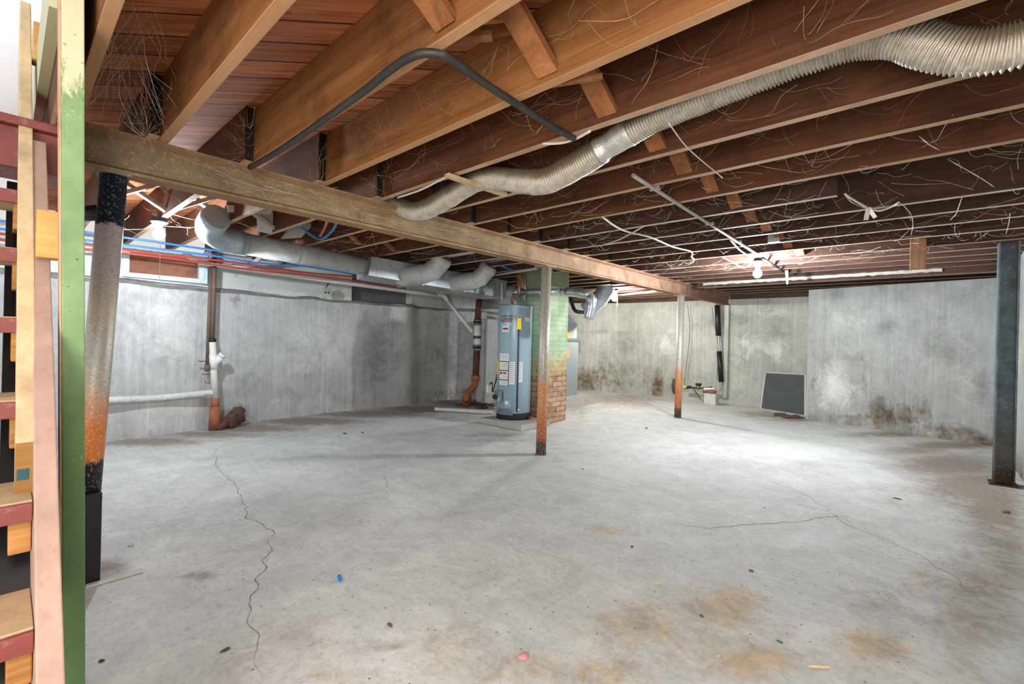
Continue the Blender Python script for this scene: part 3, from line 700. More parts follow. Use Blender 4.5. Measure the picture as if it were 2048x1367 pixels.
# ================================================================= FOIL DUCT
YF = 1.88
fp = [(760, 385), (785, 402), (815, 420), (850, 419), (900, 392), (950, 362), (990, 356), (1040, 362), (1090, 362), (1140, 338), (1190, 308), (1230, 282)]
pa = [P(x, y, y=YF) for x, y in fp]
pb = [P(x, y, y=YF) for x, y in [(1230, 282), (1265, 258), (1310, 234), (1400, 195), (1500, 155), (1600, 115), (1690, 84), (1760, 72), (1820, 80), (1880, 98), (1940, 105), (2000, 98), (2048, 85), (2110, 60)]]
t = thing('flexible_duct', 'long crinkled silver flexible duct sagging under the joists to the right', 'duct', (-1.2, YF, 1.93))
def corr(path, r, pitch=.013, amp=.0065):
    pts = resample(smooth_path(path, 8), pitch / 4)
    return tube(B(), pts, r, 26, True, 0, [r + amp * math.sin(i * math.pi / 2) + .004 * mnoise.noise(p * 14) for i, p in enumerate(pts)])
obj('ribbed_section', corr(pa[:-1] + [P(1205, 298, y=YF)], .060), 'foil', t)
sl = resample(smooth_path([P(1198, 303, y=YF), P(1230, 282, y=YF), P(1262, 260, y=YF)], 8), .008)
obj('foil_sleeve', tube(B(), sl, .06, 24, True, 0, [.060 + .012 * mnoise.noise(p * 18) for p in sl]), 'foil_smooth', t, label='smooth crumpled foil sleeve')
obj('ribbed_section', corr([P(1255, 264, y=YF)] + pb[1:], .060), 'foil', t)

# ================================================================= PIPES AND CABLES AT THE CEILING
cp = [P(500, 335, z=1.99)] + [P(*q, z=2.0) for q in ((560, 300), (640, 245), (720, 188), (780, 140), (815, 117), (850, 106), (890, 112), (930, 138), (970, 167), (1040, 212), (1100, 250), (1148, 277))]
t = tag(obj('plastic_pipe', tube(B(), smooth_path(cp, 6), .0135, 14), 'conduit_black'), 'black plastic pipe bending from the beam under the second joist to the fourth', 'pipe')
t = thing('ceiling_conduit', 'thin grey metal conduit running under the joists to the far bulb', 'conduit', (-1.25, 3.8, 2.0))
e0, e1 = V((-1.19, 2.25, 2.018)), V((-1.275, 5.10, 2.018))
obj('tube', cyl(B(), e0, e1, .011, 14), 'emt', t)
for k in (.1, .45, .72):
    q = e0.lerp(e1, k); obj('strap', box(B(), q.x - .03, q.x + .03, q.y - .01, q.y + .01, q.z - .004, q.z + .013), 'emt', t)
obj('lower_tube', cyl(B(), (-1.28, 5.22, 2.016), (-1.32, 6.6, 2.016), .012, 14), 'box_dark', t, label='dark length of conduit beyond the far bulb')
bm = B(); a = P(1573, 541, z=2.0); pr = None
for k in range(9):
    q = a + V((.012 * k / 8, 0, -.02 * k)); w_ = .016 - .001 * k
    r = (bm.verts.new(q + V((-w_, -.004, 0))), bm.verts.new(q + V((w_, .004, 0))), bm.verts.new(q + V((w_ * .8, .01, 0))), bm.verts.new(q + V((-w_ * .8, .006, 0))))
    if pr:
        for j in range(4): bm.faces.new((pr[j], r[j], r[(j + 1) % 4], pr[(j + 1) % 4]))
    pr = r
tag(obj('paper_strip', bm, 'paper'), 'white strip dangling from the dark conduit beyond the far bulb', 'strip')

def cable(name, pix, z, r, mat, label, cat='cable', group=None, plane='z'):
    pts = [P(x, y, **{plane: (z[i] if isinstance(z, (list, tuple)) else z)}) for i, (x, y) in enumerate(pix)]
    sp_ = smooth_path(pts, 6); n_ = len(sp_)
    rad = [r * (.5 + 1.1 * abs(mnoise.noise(p * 25))) * min(1, .3 + 4 * min(k, n_ - 1 - k) / n_) for k, p in enumerate(sp_)] if cat == 'dust strand' else None
    return tag(obj(name, tube(B(), sp_, r, 8, True, 0, rad), mat), label, cat, group)
WG = 'loose white cables under the joists'
cable('ceiling_cable', [(1205, 434), (1230, 452), (1255, 463), (1300, 474), (1345, 493), (1382, 503), (1383, 513), (1388, 520), (1382, 526)], 2.02, .008, 'wire_white', 'white cable wandering under the joists and ending left of the far bulb', group=WG)
cable('ceiling_cable', [(1445, 514), (1465, 524), (1488, 535), (1502, 525), (1508, 513)], 2.0, .006, 'wire_white', 'white cable loop hanging just left of the far bulb', group=WG)
cable('ceiling_cable', [(1460, 478), (1480, 500), (1500, 512)], 2.0, .008, 'wire_white', 'short white cable drooping beside the conduit at the far bulb', group=WG)
cable('ceiling_cable', [(1180, 262), (1150, 278), (1120, 286), (1085, 287)], 2.01, .006, 'wire_white', 'pale cable under the fourth joist at the end of the black pipe', group=WG)
cable('ceiling_cable', [(795, 395), (840, 380), (880, 360), (895, 352)], 2.015, .006, 'wire_white', 'pale cable from the beam to the pale stick above the foil duct', group=WG)
cable('ceiling_cable', [(1690, 388), (1712, 402), (1735, 415)], 2.02, .006, 'wire_white', 'short white cable from the cut joist to the folded foil scrap', group=WG)
cable('ceiling_cable', [(1738, 418), (1760, 421), (1785, 412), (1797, 405)], 2.02, .007, 'wire_white', 'white cable sagging right of the folded foil scrap', group=WG)
cable('ceiling_cable', [(1338, 247), (1370, 290), (1400, 318), (1445, 355)], 2.02, .003, 'wire_white', 'thin white wire crossing under the fifth and sixth joists', group=WG)
cable('ceiling_cable', [(1288, 452), (1240, 478), (1200, 492)], 2.02, .006, 'wire_white', 'pale cable slanting under the joists above the beam', group=WG)
cable('yellow_cable', [(197, -30), (196, 30), (194, 60), (188, 90), (176, 118), (165, 130)], .222, .010, 'wire_yellow', 'bright yellow cable looping beside the trimmer joist above the green post', plane='y')
bm = B(); a = P(1737, 416, z=2.02)
bar(bm, a, a + V((-.012, 0, -.075)), .004, .026, (1, 0, 0)); bar(bm, a, a + V((.035, .01, -.065)), .004, .022, (1, 0, 0))
tag(obj('foil_scrap', bm, 'foil_smooth'), 'folded silver foil scrap hanging from the ninth joist', 'scrap')
for k, (x, z, m, lab) in enumerate(((-5.72, 2.0, 'pex_blue', 'upper blue water line'), (-5.76, 1.94, 'pex_blue', 'lower blue water line'), (-5.80, 1.90, 'pex_red', 'upper red water line'), (-5.84, 1.86, 'pex_red', 'lower red water line'))):
    pts = [V((x + .05 * mnoise.noise(V((k, j * .7, 0))), -.2 + .55 * j, z + .03 * mnoise.noise(V((j * .9, k, 3))))) for j in range(11)]
    tag(obj('water_line', tube(B(), smooth_path(pts, 6), .011, 10), m), lab + ' along the top of the left wall under the joists', 'pipe', 'plastic water lines')
cable('water_line', [(602, 455), (640, 478), (665, 460), (675, 440)], 2.02, .012, 'pex_blue', 'blue water line curling down between joists beyond the beam', 'pipe', 'plastic water lines')
cable('water_line', [(640, 472), (650, 455), (655, 440)], 2.0, .011, 'pex_red', 'short red water line standing beside the curled blue line', 'pipe', 'plastic water lines')
cable('water_line', [(1002, 531), (1018, 537), (1032, 543)], 2.0, .012, 'pex_blue', 'short blue water line by the chimney top, left of the middle column', 'pipe', 'plastic water lines')
cable('water_line', [(955, 542), (975, 547), (1000, 546)], 1.98, .011, 'pex_red', 'short red water line left of the chimney top', 'pipe', 'plastic water lines')

# ================================================================= LIGHT BULBS
def fixture(c, label, mat, r, cord, boxcol='porcelain', string_mat='wire_white'):
    t = thing('bare_bulb', label, 'lamp', c, 'bare ceiling bulbs')
    z = ZJ
    bm = B(); lathe(bm, c, [(.052, z - .028), (.058, z - .012), (.058, z - .001)], 24); obj('junction_box', bm, 'box_dark', t)
    bm = B(); lathe(bm, c, [(.02, c.z + r * .9), (.024, c.z + r + .03), (.05, z - .042), (.06, z - .034), (.056, z - .0285)], 24); obj('lampholder', bm, boxcol, t)
    bm = B(); lathe(bm, c, [(.006, c.z - r), (r * .55, c.z - r * .86), (r * .9, c.z - r * .45), (r, c.z), (r * .9, c.z + r * .42), (r * .66, c.z + r * .78), (.018, c.z + r * 1.15), (.016, c.z + r * 1.3)], 20); obj('bulb', bm, mat, t)
    if cord:
        s = V((c.x + .055, c.y, z - .03)); obj('pull_string', tube(B(), [s, s + V((.002, 0, -.1)), V((s.x + .003, s.y, z - cord))], .0022, 6), string_mat, t)
    return c
b1 = fixture(P(318, 468, z=1.9), 'bare lit bulb beyond the beam by the boarded window', 'bulb_cool', .042, .5)
b2 = fixture(P(1515, 547, z=1.87), 'bare lit bulb at the end of the grey conduit, right part of the room', 'bulb_far', .042, 0)
b3 = fixture(P(1229, 597, z=1.86), 'bare lit bulb beside the furnace duct near the back wall', 'bulb_warm', .042, 1.1)

# ================================================================= DUCTS AND TRUNK BEYOND THE BEAM
t = thing('supply_duct', 'long dusty round metal duct with elbow along the left wall under the joists', 'duct', (-4.6, 2., 1.9))
XD = -4.62
d0, d1 = V((XD + .02, 1.42, 1.925)), V((XD - .06, 2.80, 1.885))
obj('straight_pipe', cyl(B(), d0, d1, .098, 28), 'galv_dusty', t)
for k in (.02, .36, .93, .96):
    q = d0.lerp(d1, k); bm = B(); cyl(bm, q - (d1 - d0).normalized() * .006, q + (d1 - d0).normalized() * .006, .102, 28); obj('seam_band', bm, 'galv_dusty', t)
el = [d0 + V((0, .01, 0)), d0 + V((.0, -.12, .01)), d0 + V((.07, -.24, .03)), d0 + V((.20, -.30, .07)), d0 + V((.36, -.29, .12))]
ep = smooth_path(el, 2)
obj('elbow', tube(B(), ep, .104, 28, True, 0, [.104 + (.004 if i % 2 else 0) for i in range(len(ep))]), 'galv_blue', t)
t = thing('duct_trunk', 'rectangular galvanised trunk duct above the drain pipe, left of the water heater', 'duct', (-5., 4., 1.78))
bm = B()
hexa(bm, [(-5.02, 2.78, 1.775), (-4.55, 2.66, 1.78), (-4.62, 4.95, 1.715), (-5.1, 4.95, 1.715), (-5.02, 2.78, 1.99), (-4.55, 2.70, 1.99), (-4.62, 4.95, 1.97), (-5.1, 4.95, 1.97)])
obj('sheet_body', bm, 'galv', t)
for yy in (3.4, 4.1, 4.75): obj('seam', box(B(), -5.11, -4.545 - .03 * (yy - 2.7), yy, yy + .02, 1.70 + .03 * (4.95 - yy), 1.985), 'galv', t)
obj('end_collar', cyl(B(), (-4.85, 4.9, 1.85), (-4.85, 5.35, 1.84), .115, 28), 'galv_blue', t)
for k, (yy, lab) in enumerate(((3.22, 'ribbed branch duct leaving the trunk, nearer one'), (3.98, 'ribbed branch duct leaving the trunk, next to the water heater'))):
    t = thing('branch_duct', lab, 'duct', (-4.4, yy, 1.85), 'branch ducts')
    pp = [V((-4.70, yy - .06, 1.83)), V((-4.52, yy, 1.84)), V((-4.36, yy + .10, 1.87)), V((-4.28, yy + .17, 1.95)), V((-4.20, yy + .2, 2.06))]
    pp = smooth_path(pp, 2); obj('elbow', tube(B(), pp, .115, 26, True, 0, [.108 + (.012 if i % 2 else 0) for i in range(len(pp))]), 'galv_dusty', t)
    obj('run', cyl(B(), (-4.24, yy + .2, 2.11), (-3.2, yy + .2, 2.13), .075, 24), 'galv_dusty', t)
# crumpled boards / panning beside the elbow
for k, (q, lab) in enumerate(((((452, 410), (540, 415), (540, 428), (455, 424)), 'grey board wedged beside the duct elbow under the beam'), (((512, 420), (552, 418), (540, 468), (515, 462)), 'folded sheet metal flap with small red mark hanging below the joists'), (((590, 440), (640, 430), (600, 475), (560, 478)), 'pale wide board slanting between joists behind the round duct'))):
    bm = B(); vs = [P(x, y, x=-4.15 - .25 * k) for x, y in q]; top = [bm.verts.new(v) for v in vs]; bot = [bm.verts.new(v + V((.012, .008, 0))) for v in vs]
    bm.faces.new(top); bm.faces.new(bot[::-1])
    for i in range(4): bm.faces.new((top[i], top[(i + 1) % 4], bot[(i + 1) % 4], bot[i]))
    tag(obj('sheet_flap', bm, 'shingle_white'), lab, 'board')

# ================================================================= DRAIN AND WALL PIPES
XP = -6.02
t = thing('drain_pipe', 'long white plastic drain pipe along the left wall bending down to the iron stack', 'pipe', (XP, 3., 1.85))
dp = [P(368, 505, x=XP), P(385, 517, x=XP), P(400, 522, x=XP), P(470, 535, x=XP), P(880, 591, x=XP)]
obj('main_run', tube(B(), smooth_path(dp, 6), .03, 18), 'pvc', t)
a = P(888, 592, x=XP); s1 = P(945, 664, x=-5.47)
obj('elbow', tube(B(), smooth_path([dp[-1] + V((0, -.06, .01)), a, a.lerp(s1, .12)], 6), .036, 18), 'pvc', t)
obj('down_run', cyl(B(), a, s1, .028, 18), 'pvc', t)
b = P(482, 533, x=XP)
obj('branch', tube(B(), smooth_path([b, b + V((.10, .12, .06)), P(530, 500, x=-5.55)], 6), .028, 16), 'pvc', t)
obj('tee_fitting', cyl(B(), b + V((0, -.09, .012)), b + V((0, .09, -.012)), .038, 18), 'pvc', t)
q = P(640, 560, x=XP)
t = thing('round_outlet', 'round grey wall outlet with two dark holes hanging below the drain pipe', 'outlet', P(652, 585, x=-6.2))
c = P(652, 585, x=-6.17)
bm = B(); cyl(bm, c, c + V((.03, 0, 0)), .075, 24); obj('cover', bm, 'outlet', t, .006)
bm = B()
for s in (-.022, .022): cyl(bm, c + V((.031, s, 0)), c + V((.033, s, 0)), .014, 14)
obj('socket_hole', bm, 'box_dark', t)
obj('cord', tube(B(), smooth_path([c + V((.015, -.01, .07)), c + V((.05, .01, .14)), P(655, 555, x=-6.1)], 6), .009, 8), 'box_dark', t)

t = thing('wall_drain', 'upright white plastic and copper drain fitting standing against the left wall', 'pipe', P(430, 857, z=0))
XW = -6.02
def W_(px, py, dx=0): return P(px, py, x=XW + dx)
t0 = WP[t.name]
v0 = W_(424, 680); v1 = W_(431, 796); v2 = W_(431, 850)
obj('plastic_riser', cyl(B(), v0, v1, .036, 20), 'pvc', t)
bm = B(); cyl(bm, W_(426, 708), W_(429, 738), .046, 20); cyl(bm, W_(428, 730), W_(443, 712, .05), .036, 18); cyl(bm, W_(443, 712, .05), W_(447, 708, .06), .042, 18)
obj('wye_fitting', bm, 'pvc', t)
bm = B(); cyl(bm, W_(431, 796), W_(430, 815), .04, 20); cyl(bm, W_(430, 812), W_(428, 858), .055, 20); obj('copper_fitting', bm, 'terracotta', t)
obj('foot_elbow', tube(B(), smooth_path([W_(434, 856, .02), W_(445, 850, .03), W_(456, 838, .0)], 5), .045, 18), 'cast_iron', t)
obj('collar', cyl(B(), W_(424, 677), W_(424, 683), .042, 20), 'rubber', t)
tag(obj('vent_riser', cyl(B(), W_(429, 505), W_(424, 680), .026, 16), 'pipe_rust'), 'thin grey pipe rising from the white wall drain past the boarded window', 'pipe')
t = thing('supply_riser', 'thin rusty pipe with small valve handle hanging left of the white wall drain', 'pipe', W_(414, 738))
obj('tube', cyl(B(), W_(422, 520), W_(414, 735), .017, 14), 'pipe_rust', t)
obj('valve', cyl(B(), W_(414, 728), W_(414, 742), .026, 14), 'pipe_rust', t); obj('handle', bar(B(), W_(396, 722), W_(413, 722), .012, .012), 'pipe_rust', t)
tag(obj('iron_stub', bar(B(), W_(405, 748), W_(422, 748), .014, .014), 'pipe_rust'), 'short iron stub sticking out left of the white wall drain', 'stub')
t = tag(obj('horizontal_pipe', tube(B(), smooth_path([P(160, 808, x=-5.9), P(215, 800, x=-5.95), P(320, 795, x=-6.02), P(428, 784, x=-6.03)], 8), .035, 18), 'pipe_white'), 'whitewashed horizontal pipe low on the left wall running to the wall drain', 'pipe')
tag(obj('plaster_lump', ball(ball(B(), P(462, 840, x=-6.02), .07, (.7, 1, 1.2), 3, .5), P(475, 830, x=-6.06), .08, (.5, 1, 1.3), 3, .5), 'lump'), 'dark crumbled lump at the wall foot right of the wall drain', 'rubble')

# ---- cast iron stack
t = thing('soil_stack', 'rusty iron soil stack with black rubber couplings left of the water heater', 'pipe', P(932, 815, z=0))
XS = -5.45
S_ = lambda px, py: P(px, py, x=XS)
obj('upper_pipe', cyl(B(), S_(959, 590), S_(955, 642), .052, 22), 'cast_iron', t)
obj('plastic_section', cyl(B(), S_(955, 640), S_(954, 700), .056, 22), 'pvc', t)
for (a_, b_) in (((955, 638), (955, 650)), ((954.5, 671), (954.5, 677)), ((954, 689), (954, 699))):
    cp_ = obj('coupling', cyl(B(), S_(*a_), S_(*b_), .066, 24), 'rubber', t)
    q0, q1 = S_(*a_), S_(*b_)
    bm = B(); cyl(bm, q0.lerp(q1, .1), q0.lerp(q1, .25), .068, 24); cyl(bm, q0.lerp(q1, .75), q0.lerp(q1, .9), .068, 24); obj('clamp', bm, 'clamp', cp_)
obj('lower_pipe', cyl(B(), S_(954, 698), S_(951, 757), .054, 22), 'cast_iron', t)
obj('hub', cyl(B(), S_(951, 750), S_(951, 761), .07, 22), 'terracotta', t)
z0 = P(932, 812, z=0.)
obj('offset_bend', tube(B(), smooth_path([S_(951, 758), S_(949, 770), S_(938, 784), P(933, 795, x=-5.4), z0 + V((0, 0, .09)), z0], 6), .056, 20), 'terracotta', t)
obj('floor_hub', cyl(B(), z0 + V((0, .01, .05)), z0 + V((0, .015, .16)), .075, 22), 'terracotta', t)
tag(obj('side_drain', cyl(B(), P(963, 619, x=-5.4), P(1003, 621, x=-4.9), .025, 16), 'pvc'), 'short white pipe running from the iron stack behind the water heater', 'pipe')
a = P(870, 817, z=.03); b = P(985, 824, z=.03)
tag(obj('wood_strip', bar(B(), a, b, .05, .045), 'shingle_white', None, .003), 'white painted wood strip lying on the floor before the iron stack', 'board')
bm = B(); c = P(955, 812, z=0)
for k in range(22): ball(bm, c + V((random.uniform(-.3, .3), random.uniform(-.25, .35), .01)), random.uniform(.03, .07), (1, 1, .5), 2, .6)
tag(obj('dirt_heap', bm, 'lump'), 'dark brown dirt around the iron stack and water heater', 'dirt', kind='stuff')
a = P(978, 785, x=-4.75)
t = thing('wall_plug', 'small white plug box with black cord beside the water heater', 'box', a)
obj('plug', box(B(), a.x - .02, a.x + .02, a.y - .035, a.y + .035, a.z - .0, a.z + .12), 'porcelain', t, .006)
obj('cord', tube(B(), smooth_path([a + V((0, 0, .11)), a + V((.02, .04, .15)), P(985, 783, x=-4.6), P(992, 760, x=-4.5), P(995, 745, x=-4.45)], 6), .009, 8), 'rubber', t)
tag(obj('pilaster', box(B(), -5.75, -5.5, 5.45, 5.75, 0, 1.45), 'wall_left', None, .03), 'pale plastered pier standing behind the iron stack', 'pier')

# ================================================================= WATER HEATER
o = obj('concrete_pad', box(B(), -4.36, -3.65, 4.235, 4.80, 0, .072), 'slab', None, .006)
tag(o, 'low grey concrete pad under the water heater', 'pad')
hc = V((-4.085, 4.565)); HR = .226; HB, HT = .073, 1.565
t = thing('water_heater', 'tall blue grey cylindrical water heater standing on a concrete pad', 'water heater', (hc.x, hc.y, HB))
bm = B(); lathe(bm, hc, [(HR - .006, HB), (HR - .002, HB + .01), (HR - .002, HB + .08), (HR - .01, HB + .085)], 48); obj('base_ring', bm, 'black_matte', t)
bm = B(); lathe(bm, hc, [(HR - .008, HB + .085), (HR, HB + .09), (HR, HT - .03), (HR - .004, HT - .012), (HR - .02, HT), (HR - .03, HT)], 64); obj('tank', bm, 'heater', t)
bm = B(); lathe(bm, hc, [(HR + .002, HT - .04), (HR + .003, HT - .02), (HR - .002, HT - .006)], 64); obj('top_rim', bm, 'heater', t)
vdir = math.atan2(-hc.y, -hc.x)                                     # bearing of the side that faces the room
def skin(u0, u1, z0, z1, off=.001, th=.0015, n=8):
    """a curved label on the tank: u in metres along the skin from the facing line (plus = photo right)"""
    bm = B(); prev = None
    for k in range(n + 1):
        u = u0 + (u1 - u0) * k / n; an = vdir + u / HR; ra, rb = HR + off, HR + off + th
        r = [bm.verts.new((hc.x + rr * math.cos(an), hc.y + rr * math.sin(an), z)) for rr, z in ((ra, z0), (rb, z0), (rb, z1), (ra, z1))]
        if prev:
            for j in range(4): bm.faces.new((prev[j], r[j], r[(j + 1) % 4], prev[(j + 1) % 4]))
        else: bm.faces.new(r)
        prev = r
    bm.faces.new(prev[::-1]); return bm
def hz(py): return P(1028, py, y=hc.y - .15).z
def hu(px):
    s = max(-.97, min(.97, (px - 1028.5) / 34.5)); return math.asin(s) * HR
def skin_px(x0, y0, x1, y1, off=.001): return skin(hu(x0), hu(x1), hz(y1), hz(y0), off)
def on_tank(px, py, off=.003):
    an = vdir + hu(px) / HR; n_ = V((math.cos(an), math.sin(an), 0)); tx = V((-n_.y, n_.x, 0)); c = V((hc.x, hc.y, 0)) + n_ * (HR + off); c.z = hz(py)
    return Matrix(((tx.x, 0, n_.x, c.x), (tx.y, 0, n_.y, c.y), (tx.z, 1, n_.z, c.z), (0, 0, 0, 1)))
lettering('AMERICAN', .034, 'label_dark', on_tank(1011.5, 632.5), t)
lb = obj('brand_label', skin_px(1001, 636.5, 1022, 643), 'label_red', t, label='burgundy brand label with white lettering')
lettering('ProLine', .042, 'label_white', on_tank(1011.5, 639.8, .004), lb)
obj('silver_strip', skin_px(999, 646.5, 1022, 650.5), 'galv_blue', t)
lb = obj('rating_sticker', skin_px(1003, 651, 1017, 664), 'label_white', t)
bm = skin_px(1005, 656, 1015, 659, .003); obj('print', bm, 'label_dark', lb)
bm = B(); an = vdir + hu(1034.5) / HR; n_ = V((math.cos(an), math.sin(an), 0)); c = V((hc.x, hc.y, 0)) + n_ * HR; c.z = hz(633)
cyl(bm, c, c + n_ * .03, .035, 20); cyl(bm, c + n_ * .03, c + n_ * .06, .02, 16); obj('relief_valve', bm, 'clamp', t)
bm = B(); g = c + n_ * .05; tube(bm, [g, V((g.x, g.y, hz(690))), V((g.x, g.y, HB + .12))], .0125, 12); obj('relief_tube', bm, 'strip_dark', t, label='dark relief tube down the front of the tank')
tx = V((-n_.y, n_.x, 0)); bm = B(); cc = g + n_ * .016; zt, zl = hz(636), hz(658.5)
hexa(bm, [cc - tx * .03 + V((0, 0, zl - cc.z)), cc + tx * .03 + V((0, 0, zl - cc.z)), cc + tx * .03 + n_ * .003 + V((0, 0, zl - cc.z)), cc - tx * .03 + n_ * .003 + V((0, 0, zl - cc.z)),
          cc - tx * .024 + V((0, 0, zt - cc.z)), cc + tx * .024 + V((0, 0, zt - cc.z)), cc + tx * .024 + n_ * .003 + V((0, 0, zt - cc.z)), cc - tx * .024 + n_ * .003 + V((0, 0, zt - cc.z))])
obj('yellow_tag', bm, 'tag_yellow', t, label='yellow paper tag on the relief valve')
lb = obj('warning_label', skin_px(1047.5, 630, 1057, 642), 'label_white', t); obj('print', skin_px(1048, 631, 1056.5, 633, .003), 'label_bright_red', lb)
lb = obj('data_label', skin_px(1000, 707, 1018, 722), 'label_white', t)
for yy in (710, 713, 717): obj('print', skin_px(1003, yy, 1016, yy + .7, .003), 'label_grey', lb)
lb = obj('instruction_label', skin_px(999, 722.5, 1018, 772), 'label_dark', t)
for (y0, y1) in ((724, 740), (742, 759), (761, 771)): obj('label_panel', skin_px(1000, y0, 1017, y1, .003), 'label_white', lb)
for yy in (727, 730, 733, 736, 752, 755, 764, 767): obj('print', skin_px(1005, yy, 1016, yy + .8, .005), 'label_grey', lb)
obj('flame_mark', skin_px(1007, 744, 1014, 748, .005), 'label_bright_red', lb); obj('hazard_mark', skin_px(1002, 744, 1005, 749, .005), 'label_dark', lb)
for (x0, x1, ye) in ((1019, 1030, 768), (1036, 1045, 763.5)):
    lb = obj('manual_label', skin_px(x0, 723, x1, ye), 'label_white', t)
    for yy in range(726, int(ye) - 3, 4): obj('print', skin_px(x0 + 1.2, yy, x1 - 1.5, yy + 1, .003), 'label_grey', lb)
lb = obj('energy_label', skin_px(995, 722, 999, 750, .002), 'tag_yellow', t, label='narrow yellow label at the left edge')
# gas valve, burner door and supply tube
an = vdir + hu(1003) / HR; n_ = V((math.cos(an), math.sin(an), 0)); tx = V((-n_.y, n_.x, 0)); c = V((hc.x, hc.y, 0)) + n_ * (HR - .01)
def tb(bm, u0, u1, z0, z1, d0, d1):
    hexa(bm, [c + tx * u0 + n_ * d0 + V((0, 0, z0)), c + tx * u1 + n_ * d0 + V((0, 0, z0)), c + tx * u1 + n_ * d1 + V((0, 0, z0)), c + tx * u0 + n_ * d1 + V((0, 0, z0)), c + tx * u0 + n_ * d0 + V((0, 0, z1)), c + tx * u1 + n_ * d0 + V((0, 0, z1)), c + tx * u1 + n_ * d1 + V((0, 0, z1)), c + tx * u0 + n_ * d1 + V((0, 0, z1))]); return bm
gv = obj('gas_valve', tb(B(), -.045, .05, hz(803), hz(782), 0, .09), 'heater_dark', t, .008)
bm = B(); q = c + n_ * .09 + V((0, 0, hz(794))) - tx * .005; cyl(bm, q, q + n_ * .03, .03, 20); obj('control_knob', bm, 'black_matte', gv)
obj('supply_tube', tube(B(), smooth_path([c + n_ * .06 + tx * .04 + V((0, 0, hz(790))), c + n_ * .09 + tx * .05 + V((0, 0, hz(800))), c + n_ * .08 + tx * .04 + V((0, 0, hz(815))), c + n_ * .08 + tx * .0 + V((0, 0, hz(824))), c + n_ * .06 - tx * .03 + V((0, 0, hz(815))), c + n_ * .06 - tx * .0 + V((0, 0, hz(806)))], 6), .007, 10), 'clamp', t)
bd = obj('burner_door', skin_px(995.5, 818, 1028, 830, .004), 'heater_dark', t)
obj('sight_plate', skin_px(1012, 800, 1024, 814, .004), 'heater', t)
bm = B(); an2 = vdir + hu(1016) / HR; m_ = V((math.cos(an2), math.sin(an2), 0)); q = V((hc.x, hc.y, hz(805))) + m_ * (HR + .004); cyl(bm, q, q + m_ * .012, .022, 16); obj('igniter', bm, 'porcelain', t)
an2 = vdir + hu(1058) / HR; m_ = V((math.cos(an2), math.sin(an2), 0)); bm = B(); q = V((hc.x, hc.y, hz(836))) + m_ * HR; cyl(bm, q, q + m_ * .05, .014, 12); cyl(bm, q + m_ * .03, q + m_ * .06, .02, 12); obj('drain_valve', bm, 'copper', t)
obj('oval_badge', skin_px(1034, 816.5, 1040, 820, .002), 'label_white', t)
# draft hood, flue and copper lines
bm = B(); lathe(bm, hc, [(.055, HT + .05), (.075, HT + .05), (.075, HT + .06), (.05, HT + .11), (.05, HT + .16)], 28)
for k in range(3):
    a_ = vdir + k * 2.1 + .5; cyl(bm, (hc.x + .06 * math.cos(a_), hc.y + .06 * math.sin(a_), HT - .002), (hc.x + .06 * math.cos(a_), hc.y + .06 * math.sin(a_), HT + .055), .006, 8)
obj('draft_hood', bm, 'alu', t)
for (px, lab) in ((1020, 'left'), (1046, 'right')):
    u = (px - 1028) / 34.5 * .2; q = V((hc.x + .76 * u + .03, hc.y + .65 * u - .02, HT - .01))
    if px == 1020:
        obj('water_pipe', tube(B(), smooth_path([q, q + V((0, 0, .12)), q + V((.02, .03, .20)), q + V((.07, .05, .26)), q + V((.08, .05, .46))], 5), .013, 12), 'copper', t)
    else:
        obj('water_pipe', tube(B(), [q, q + V((0, 0, .2)), q + V((0, 0, .46))], .014, 12), 'emt', t)
tag(obj('expansion_pipe', tube(B(), smooth_path([P(1037, 592, y=4.5), P(1038, 565, y=4.5), P(1033, 552, y=4.5), P(1044, 550, y=4.5), P(1044, 575, y=4.5)], 5), .012, 10), 'copper'), 'bent copper pipe above the water heater', 'pipe')
tag(obj('gas_line', tube(B(), [P(1003, 563, y=4.75), P(1004, 575, y=4.75), P(1004, 605, y=4.75)], .014, 10), 'pipe_white'), 'thin whitish pipe dropping behind the left edge of the water heater', 'pipe')
tag(obj('water_main', cyl(B(), P(945, 557, z=1.96), P(1075, 536, z=1.96), .017, 12), 'emt'), 'slender grey pipe slanting under the joists above the water heater', 'pipe')

# ================================================================= CHIMNEY, FLUE, FURNACE
tag(obj('brick_chimney', box(B(), -4.30, -3.76, 4.83, 5.32, 0, ZS - .002), 'brick', None, .008), 'brick chimney behind the water heater, mint green paint worn off its lower bricks', 'chimney')
t = thing('flue_pipe', 'shiny aluminium flue pipe across the chimney with elbow down to the furnace', 'pipe', (-3.6, 4.72, 1.7))
zf = 1.745
f0 = V((hc.x, hc.y, HT + .155)); 
obj('hood_riser', tube(B(), smooth_path([f0, f0 + V((0, 0, .03)), V((hc.x + .03, hc.y + .04, zf + .01))], 4), .045, 20), 'alu', t)
g0, g1 = V((hc.x + .03, hc.y + .03, zf)), P(1135, 583, y=4.75)
obj('straight_run', cyl(B(), g0, g1, .045, 24), 'alu', t)
el = [g1, P(1150, 584, y=4.75), P(1168, 587, y=4.75), P(1178, 590, y=4.78), P(1183, 602, y=4.78), P(1181, 620, y=4.78), P(1177, 637, y=4.78)]
ep = smooth_path(el, 4)
obj('elbow', tube(B(), ep, .055, 24, True, 0, [.056 + (.004 if (i // 2) % 2 else 0) for i in range(len(ep))]), 'alu', t)
bm = B(); d_ = (g1 - g0).normalized()
for k in (.55, .7, .9, .99): q = g0.lerp(g1, k); cyl(bm, q - d_ * .012, q + d_ * .012, .050, 24)
obj('crimp_band', bm, 'alu', t)

